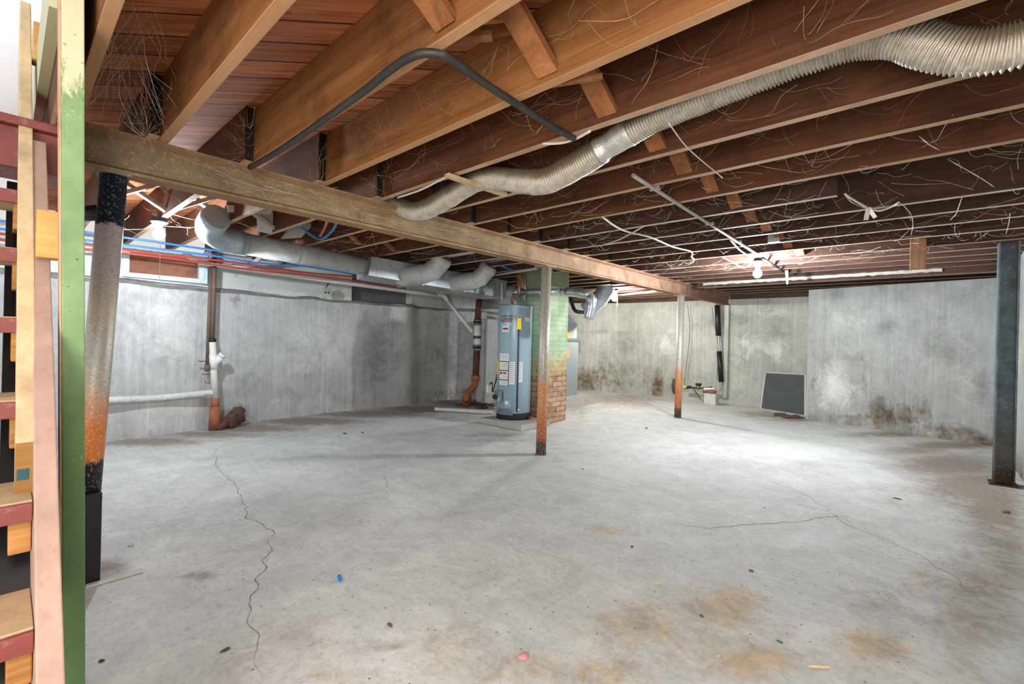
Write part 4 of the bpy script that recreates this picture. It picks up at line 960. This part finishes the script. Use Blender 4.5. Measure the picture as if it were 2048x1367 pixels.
t = thing('furnace', 'tall grey metal furnace cabinet with orange labels behind the chimney', 'furnace', (-4.95, 6.4, 0))
fy1 = 6.93
fx = -4.66
obj('cabinet', box(B(), fx - .5, fx, 5.9, fy1, 0, 1.13), 'furnace', t, .006)
obj('coil_case', box(B(), fx - .5, fx - .02, 5.9, fy1 - .03, 1.13, 1.42), 'furnace', t, .006)
bm = B(); hexa(bm, [(fx - .5, 5.9, 1.42), (fx - .02, 5.9, 1.42), (fx - .02, fy1 - .03, 1.42), (fx - .5, fy1 - .03, 1.42), (fx - .42, 6., 1.62), (fx - .12, 6., 1.62), (fx - .12, fy1 - .2, 1.62), (fx - .42, fy1 - .2, 1.62)])
obj('plenum', bm, 'galv_blue', t)
obj('trim_rail', box(B(), fx, fx + .012, 5.9, fy1 + .01, 1.10, 1.15), 'clamp', t)
for (x0, y0, x1, y1) in ((1131, 664, 1142, 680), (1131, 698, 1139, 715)):
    a = P(x0, y0, x=fx + .004); b = P(x1, y1, x=fx + .004)
    obj('warning_sticker', box(B(), fx + .001, fx + .005, min(a.y, b.y), max(a.y, b.y), min(a.z, b.z), max(a.z, b.z)), 'orange_label', t, label='orange warning sticker')
bm = B(); hexa(bm, [(fx - .3, 6.2, 0), (fx + .28, 6.2, 0), (fx + .28, fy1 + .3, 0), (fx - .3, fy1 + .3, 0), (fx - .2, 6.3, .14), (fx + .02, 6.3, .14), (fx + .02, fy1, .14), (fx - .2, fy1, .14)])
obj('base_flare', bm, plain('damp_concrete', (140, 136, 128), .9, 0, .25, 6, ((104, 92, 80), .6), .4), t)
t = thing('return_duct', 'fat ribbed bluish metal duct elbow rising from the furnace beside the bulb', 'duct', P(1180, 610, y=6.9))
pp = [P(1174, 620, y=6.9), P(1188, 606, y=6.92), P(1205, 590, y=6.95), P(1213, 572, y=6.98), P(1216, 555, y=7.)]
pp = smooth_path(pp, 2); obj('elbow', tube(B(), pp, .16, 28, True, 0, [.145 + (.010 if i % 2 else 0) for i in range(len(pp))]), 'galv_blue', t)
tag(obj('black_hose', tube(B(), smooth_path([P(1140, 590, y=6.3), P(1145, 610, y=6.3), P(1152, 622, y=6.3), P(1168, 624, y=6.4)], 6), .03, 14), 'rubber'), 'dark hose looping behind the chimney above the furnace', 'hose')
tag(obj('white_panel', bar(B(), P(1240, 590, z=1.99), P(1345, 578, z=1.99), .16, .01), 'paper'), 'white sheet panel under the joists beside the furnace bulb', 'panel')
tag(obj('white_panel', bar(B(), P(1225, 570, z=2.0), P(1310, 563, z=2.0), .12, .01), 'paper'), 'white sheet panel under the joists, nearer than the one at the furnace bulb', 'panel')

# ================================================================= BACK WALL ITEMS
t = thing('insulated_pipe', 'upright pipe with black foam insulation on the back wall under the beam', 'pipe', P(1443, 775, y=9.02))
yb = 9.03
def K(px, py, dy=0): return P(px, py, y=yb + dy)
obj('pipe', tube(B(), smooth_path([K(1434, 606), K(1438, 690), K(1442, 765), K(1440, 780)], 5), .018, 12), 'emt', t)
obj('insulation', cyl(B(), K(1434.5, 610), K(1437, 671), .048, 20), 'rubber', t); obj('insulation', cyl(B(), K(1438.5, 702), K(1442.5, 763), .045, 20), 'rubber', t)
tag(obj('wall_patch', box(B(), *sorted((K(1446, 700).x, K(1455, 700).x)), 9.055, 9.10, 0.1, 1.86), 'wall_back', None, .01), 'narrow pale plaster strip on the back wall beside the insulated pipe', 'plaster')
a = P(1422, 804, z=0); b = P(1443, 805, z=0)
o = obj('concrete_block', box(B(), a.x, a.x + .21, 8.66, 8.85, 0, .20), 'block', None, .01); tag(o, 'pale concrete block on the floor below the insulated pipe', 'block')
c = WP[o.name]
tag(obj('brick_piece', ball(B(), (c.x + .0, 8.76, .235), .055, (1.5, 1., .62), 3, .35), 'red_brick'), 'broken red brick on top of the pale concrete block', 'brick')
t = thing('gas_fitting', 'cluster of black pipe fittings along the foot of the back wall', 'pipe', P(1400, 790, y=8.97))
G_ = lambda px, py: P(px, py, y=8.93)
obj('main_pipe', tube(B(), smooth_path([G_(1368, 776), G_(1385, 775), G_(1400, 776), G_(1424, 774)], 5), .016, 10), 'box_dark', t)
obj('meter_cap', cyl(B(), G_(1397, 766), G_(1397, 770), .055, 20), 'black', t); bm = B(); cyl(bm, G_(1397, 770), G_(1397, 778), .035, 16); obj('meter_body', bm, 'copper', t)
bm = B(); ball(bm, G_(1379, 774), .04, (1.2, 1, .8), 2, .3); obj('valve', bm, 'black', t)
obj('yellow_handle', ball(B(), G_(1369, 774), .04, (1, .6, .8), 2, .2), 'yellow_paint', t)
obj('side_pipe', tube(B(), smooth_path([G_(1408, 778), G_(1416, 777), G_(1430, 778)], 5), .028, 12), 'pvc', t)
obj('hose', tube(B(), smooth_path([G_(1385, 775), G_(1392, 784), G_(1398, 793), G_(1401, 798)], 5), .008, 8), 'black', t)
tag(obj('dark_bag', ball(B(), P(1348, 772, y=8.95), .075, (.6, .6, 1.9), 3, .35), 'lump'), 'dark upright scrap against the back wall behind the farthest column', 'scrap')
tag(obj('thin_wire', tube(B(), smooth_path([K(1375, 610), K(1380, 660), K(1374, 720), K(1369, 770)], 6), .004, 6), 'box_dark'), 'thin dark wire down the back wall right of the farthest column', 'wire', 'thin wires on the back wall')
tag(obj('thin_wire', tube(B(), smooth_path([K(1424, 612), K(1428, 645), K(1436, 690), K(1434, 760)], 6), .004, 6), 'box_dark'), 'thin dark wire down the back wall beside the insulated pipe', 'wire', 'thin wires on the back wall')
t = thing('leaning_panel', 'dark grey framed panel leaning on the back wall beside the wall projection', 'panel', P(1565, 815, z=0))
pc = [P(1521, 812, z=.01), P(1611, 828, z=.01)]
q0, q1 = V((pc[0].x, 8.78, .01)), V((-1.40, 8.62, .01)); q0 = P(1522, 812, y=8.78); q0.z = .012; q1 = P(1611, 824, y=8.50); q1.z = .012
r0 = P(1532, 745, y=9.0); r1 = P(1611, 749, y=8.78)
def quad_panel(a, b, c_, d_, th):
    bm = B(); n = (b - a).cross(d_ - a).normalized() * th; hexa(bm, [a, b, c_, d_, a + n, b + n, c_ + n, d_ + n]); return bm
obj('panel_sheet', quad_panel(q0.lerp(q1, .02), q1.lerp(q0, .02), r1, r0, .012), 'screen', t)
bm = B()
for (a, b) in ((q0, q1), (r0, r1), (q0, r0), (q1, r1)): bar(bm, a, b, .028, .028, (0, 1, 0))
obj('panel_frame', bm, 'screen_frame', t, .003)
bm = B()
for k in range(16): ball(bm, P(1590 + random.uniform(-40, 20), 832 + random.uniform(-5, 3), z=.01), random.uniform(.02, .055), (1.3, 1, .45), 2, .6)
tag(obj('dirt_heap', bm, 'lump'), 'brown dirt heaped at the foot of the leaning panel', 'dirt', kind='stuff')

# ================================================================= STAIRS
SY = .105                                                          # outer side of the right stringer
t = thing('staircase', 'steep open wooden basement stairs with red edged treads at the left', 'stairs', (-1.6, -.3, 0))
def Dp(px, py, d):
    r = W.transposed() @ V(((px - 1024) / FPX, -(py - CYP) / FPX, -1)); return EYE + r * d
lo_, hi_ = V((-1.236, .064, .451)), V((-2.39, .078, 1.80))
dirs = (hi_ - lo_).normalized(); base_ = lo_ - dirs * (.451 / dirs.z)
nrm = V((dirs.z, 0, -dirs.x)) * -1                                  # pointing back under the stair
nrm = V((-dirs.z, 0, dirs.x)); nrm = nrm if nrm.z < 0 else -nrm
def plank(a, b, y0, y1, depth):
    bm = B(); hexa(bm, [V((a.x, y0, a.z)), V((a.x, y1, a.z)), V((a.x, y1, a.z)) + nrm * depth, V((a.x, y0, a.z)) + nrm * depth, V((b.x, y0, b.z)), V((b.x, y1, b.z)), V((b.x, y1, b.z)) + nrm * depth, V((b.x, y0, b.z)) + nrm * depth]); return bm
obj('stringer', plank(base_ + dirs * .05, hi_, .050, .090, .20), 'stringer', t, .003, label='dusty pink painted stringer')
obj('stringer', plank(base_ + dirs * .05, hi_, -.86, -.82, .20), 'black', t, .003)
obj('carriage', plank(base_ + dirs * .02 + nrm * .2005, hi_ + nrm * .2005, -.004, .09, .16), 'black', t, .003, label='black sloping carriage under the treads')
rise = .21; run = rise * (lo_.x - hi_.x) / (hi_.z - lo_.z)
zt0 = 1.366
for k in range(-1, 7):
    z = zt0 - rise * k; x = lo_.x - (z - lo_.z) / (hi_.z - lo_.z) * (lo_.x - hi_.x) - .018
    tr = obj('tread', box(B(), x - .215, x - .008, -.82, .049, z - .038, z), 'tread_top', t, .002)
    obj('nosing', box(B(), x - .0078, x + .006, -.82, .049, z - .045, z - .004), 'red_paint', tr, .002, label='dark red painted front edge')
    obj('cleat', box(B(), x - .19, x - .03, .012, .049, z - .125, z - .0385), 'cleat_wood', t, .003, label='bare wood cleat under a tread')
# landing
xl = -2.44
obj('landing_board', box(B(), xl - .03, xl, -1.3, .18, 1.70, 1.845), 'red_paint', t, .003); obj('landing_nosing', box(B(), xl - .9, xl + .03, -1.3, .18, 1.846, 1.878), 'red_paint', t, .006)
w_ = struct(obj('wall_stairwell', box(B(), -3.45, -3.40, -1.6, .099, 1.88, 3.8), 'white_wall'), 'bright white stairwell wall above the landing')
bm = B(); box(bm, -3.40, -3.385, -1.6, .02, 1.88, 2.13); struct(obj('baseboard_stairwell', bm, 'green_trim'), 'mossy green baseboard on the stairwell landing')
a = P(98, 0, y=.085); b = P(70, 245, y=.085)
zt = (a.z + b.z) / 2
struct(obj('trim_2', box(B(), -3.0, -1.895, .07, .10, b.z - .1, b.z + .12), 'green_trim'), 'mossy green trim board along the stair opening')
struct(obj('trim_3', box(B(), -3.45, -1.895, .100, .112, 1.878, b.z + .5), 'joist_mid'), 'brown fascia board of the stair opening')

# handrail with its blocks
t = thing('handrail', 'pale new pine handrail running steeply up beside the green post', 'handrail', (-1.6, .045, .75))
h0 = V((-1.585, .036, .855)); h1 = Dp(41, 0, 2.06); hd = (h1 - h0).normalized(); hn = V((-hd.z, 0, hd.x)); hn = hn if hn.z < 0 else -hn
bm = B(); yy0, yy1 = .021, .056
def sl_(p, z): return V((p.x, 0, p.z + z))
vt = .135
hexa(bm, [V((h0.x, yy0, h0.z - vt)), V((h0.x, yy1, h0.z - vt)), V((h1.x, yy1, h1.z - vt)), V((h1.x, yy0, h1.z - vt)), V((h0.x, yy0, h0.z)), V((h0.x, yy1, h0.z)), V((h1.x, yy1, h1.z)), V((h1.x, yy0, h1.z))])
obj('rail', bm, 'pine', t, .003)
obj('shaded_rail_end', box(B(), h0.x + .0002, h0.x + .004, yy0, yy1, h0.z - vt, h0.z - .001), 'rail_end', t, label='cut end of the rail, its shade painted darker')  # end slab in darker wood: its shade is put into the colour
bm = B(); box(bm, h0.x + .0042, h0.x + .0052, yy0 + .003, yy1 - .012, h0.z - .088, h0.z - .062); obj('paint_mark', bm, plain('teal_paint', (30, 74, 86), .7), t)
c = P(94, 465, x=-1.98)
obj('spacer_block', box(B(), -2.02, -1.95, .0575, .117, P(94, 515, x=-1.95).z, P(94, 420, x=-1.95).z), 'block_pine', t, .003)
c = P(66, 75, x=-2.75)
obj('spacer_block', box(B(), -2.80, -2.72, .0575, .10, P(66, 116, x=-2.72).z, P(66, 40, x=-2.72).z), 'block_pine', t, .003)

t = thing('wooden_post', 'tall worn green painted wooden post standing at the side of the stairs', 'post', (-1.85, .13, 0))
pt, pb = P(144, 0, x=-1.832), P(146, 1367, x=-1.832)
def leaning(y0, y1, x0, x1):
    sl = (pt.y - pb.y) / (pt.z - pb.z); f = lambda z: pb.y + sl * (z - pb.z)
    bm = B(); hexa(bm, [(x0, f(0) + y0, 0), (x1, f(0) + y0, 0), (x1, f(0) + y1, 0), (x0, f(0) + y1, 0), (x0, f(ZS) + y0, ZS), (x1, f(ZS) + y0, ZS), (x1, f(ZS) + y1, ZS), (x0, f(ZS) + y1, ZS)]); return bm
obj('painted_face', leaning(-.0225, .0265, -1.885, -1.832), 'green', t, .003)
obj('bare_edge', leaning(-.027, -.0227, -1.884, -1.833), 'edge_wood', t)

# ================================================================= COBWEBS
def strand(bm, a, b, sag, r, wob=.02, n=10):
    pts = []
    for k in range(n + 1):
        f = k / n; p = a.lerp(b, f); p = p + V((0, 0, -sag * 4 * f * (1 - f)))
        p += V((mnoise.noise(p * 6), mnoise.noise(p * 6 + V((9, 0, 0))), mnoise.noise(p * 6 + V((0, 9, 0))))) * wob * math.sin(f * math.pi); pts.append(p)
    tube(bm, pts, r, 3, False, 0, [r * (.5 + 1.1 * abs(mnoise.noise(p * 25))) for p in pts])
def webs(label, mat, n, gen, rr=(.0006, .0017)):
    bm = B()
    for _ in range(n):
        a, b, s = gen(); strand(bm, a, b, s, random.uniform(*rr), random.uniform(.01, .06))
    tag(obj('cobweb', bm, mat), label, 'cobweb', kind='stuff')
U_ = random.uniform
def g1():
    i = random.randint(6, 13); x = U_(-2.5, .6); y = YJ[i]; z = U_(2.03, 2.2)
    return V((x, y - .01, z)), V((x + U_(-.3, .3), YJ[i] + U_(-.42, .1), U_(2.0, 2.15))), U_(.0, .05)
webs('dusty cobwebs strung between the joists on the right', 'web', 520, g1)
def g2():
    i = random.randint(2, 5); x = U_(-2.3, .6); y = YJ[i]
    return V((x, y - .008, U_(2.04, 2.26))), V((x + U_(-.25, .25), y - U_(.0, .25), U_(2.04, 2.28))), U_(0, .04)
webs('thin brown cobwebs on the nearer joist faces', 'web_brown', 260, g2, (.0005, .0014))
def g6():
    y = random.choice(YJ[:5]); a = V((XB + U_(.06, .22), y - U_(.0, .05), U_(2.04, 2.24)))
    return a, a + V((U_(-.05, .22), U_(-.16, .03), U_(-.12, .08))), U_(0, .05)
webs('brown dusty web tufts on the blackened joist ends above the beam', 'web_brown', 150, g6, (.0005, .0013))
def g3():
    a = P(U_(180, 330), U_(-20, 180), z=2.25); return a, V((a.x + U_(-.5, .1), a.y + U_(-.15, .2), U_(1.95, 2.2))), U_(0, .03)
webs('long cobweb strands hanging beside the green post above the beam', 'web', 60, g3, (.0003, .0008))
def g4():
    y = U_(.5, 2.4); return V((XB + .057, y, U_(1.86, 2.02))), V((XB + .06, y + U_(.1, .6), U_(1.84, 2.02))), U_(0, .03)
webs('pale cobweb threads clinging to the left part of the steel beam', 'web', 70, g4, (.0004, .001))
def g5():
    y = U_(.5, 4.5); x = U_(-5.8, -3.); return V((x, y, U_(1.95, 2.1))), V((x + U_(-.4, .4), y + U_(-.4, .4), U_(1.95, 2.1))), U_(0, .05)
webs('cobwebs between the joists beyond the beam', 'web', 110, g5, (.0005, .0013))
for pix in (((1800, 405), (1820, 425), (1826, 447), (1822, 470)), ((1925, 392), (1918, 412), (1912, 428), (1900, 440)), ((2020, 425), (2018, 445), (2012, 468)), ((1690, 390), (1705, 405), (1735, 418)), ((1880, 300), (1860, 290), (1838, 272)), ((1895, 318), (1960, 355), (1990, 375))):
    cable('dust_strand', pix, 2.022, .0026, 'web', {1800: 'thick pale dust strand hanging across the joists right of the foil scrap', 1925: 'thick pale dust strand curling under the tenth joist', 2020: 'thick pale dust strand at the right end of the joists', 1690: 'thick pale dust strand leading to the foil scrap', 1880: 'dust strand tuft under the sixth joist at the right', 1895: 'long slanting dust strand below the seventh joist at the right'}[pix[0][0]], 'dust strand', 'thick dust strands')

# ================================================================= THINGS ON THE FLOOR
c = P(680, 1155, z=.008); tag(obj('blue_cap', cyl(B(), c + V((-.018, .004, 0)), c + V((.018, -.008, .0)), .0085, 16), 'blue_plastic'), 'small blue plastic cap lying on the floor', 'cap')
c = P(1047, 1311, z=.004); bm = B(); ball(bm, c, .017, (1, 1.1, .3), 2, .5); tag(obj('paper_scrap', bm, 'pink_paper'), 'small pink scrap on the floor at the lower middle', 'scrap')
c = P(1108, 1014, z=.006)
FG = 'small bits on the floor'
for k, (px, py, r, sq, m, lab) in enumerate(((780, 1248, .016, (1.2, .5, .5), 'leaf', 'curled dry leaf on the floor left of the pink scrap'), (262, 1089, .02, (1.2, .8, .3), 'block', 'pale flake of plaster on the floor right of the left column'), (450, 1298, .016, (.5, 1.3, .4), 'leaf', 'small dark twig on the floor in the lower left'), (1264, 1092, .010, (1, 1, .6), 'leaf', 'round dark crumb on the floor in the middle right'), (1502, 1140, .011, (1.3, .8, .6), 'leaf', 'dark crumb on the floor below the long crack'), (1529, 1014, .007, (1, 1, .7), 'blue_plastic', 'tiny blue bit on the floor beside the long crack'), (1403, 1230, .010, (1.3, .6, .5), 'leaf', 'dark sliver on the floor among the orange stains'),
                                               (1560, 1282, .010, (1.6, .5, .4), 'leaf', 'dark chip on the floor near the lower right'), (1437, 1310, .009, (.6, 1.2, .4), 'pine', 'pale splinter on the floor among the orange stains'), (203, 1320, .010, (1, 1, .6), 'lump', 'round brown bead on the floor by the green post'), (690, 866, .03, (1.5, .7, .25), 'lump', 'flat dark scrap on the floor before the left wall'), (725, 864, .025, (1.6, .5, .3), 'leaf', 'thin curled scrap beside the flat dark one'), (1795, 996, .02, (1.8, .4, .3), 'leaf', 'thin stick on the floor toward the steel post'), (2012, 1022, .022, (1.2, 1, .7), 'grey_block', 'grey pebble on the floor in front of the steel post'), (1165, 937, .009, (1, 1, .7), 'leaf', 'tiny dark crumb on the floor right of the middle column'), (1293, 855, .02, (1, 1, .6), 'lump', 'small dark crumb on the floor before the farthest column'))):
    c = P(px, py, z=r * sq[2] * .7); tag(obj('floor_bit', ball(B(), c - V((0, 0, r * sq[2] * .2)), r * .78, sq, 2, .5), m), lab, 'bit', FG)
c = P(1640, 1333, z=.004); tag(obj('wood_splinter', bar(B(), P(1618, 1331, z=.004), P(1658, 1333, z=.004), .006, .006), 'pine'), 'long pale splinter on the floor at the lower right', 'splinter')
a, b = P(172, 1172, z=.006), P(285, 1140, z=.006)
tag(obj('wood_lath', bar(B(), a, b, .028, .010), 'block', None, .002), 'thin grey lath lying on the floor at the foot of the left column', 'lath')

# ================================================================= LIGHT
wd = bpy.data.worlds.new('world'); scene.world = wd; wd.use_nodes = True
wd.node_tree.nodes['Background'].inputs[0].default_value = (1., .98, .95, 1); wd.node_tree.nodes['Background'].inputs[1].default_value = .8
def lamp(name, typ, loc, power, color, size=.2, to=None):
    ld = bpy.data.lights.new(name, typ); ld.energy = power; ld.color = color
    o = bpy.data.objects.new(name, ld); COL.objects.link(o); o.location = loc
    if typ == 'AREA': ld.size = size
    else: ld.shadow_soft_size = size
    if to is not None: o.rotation_euler = (V(to) - V(loc)).to_track_quat('-Z', 'Y').to_euler()
    return o
lamp('photographer_flash', 'AREA', (.3, -1.1, 1.0), 90, (1, .95, .88), 1.2, (-2.2, 3., 1.5))
lamp('near_floor_fill', 'AREA', (.4, -.2, 1.98), 50, (1, .97, .93), .9, (-.8, 2.2, 0))  # unseen fill, added to brighten the near floor
lamp('stairwell_lamp', 'POINT', (-2.9, -.6, 3.3), 40, (.95, .98, 1.), .15)
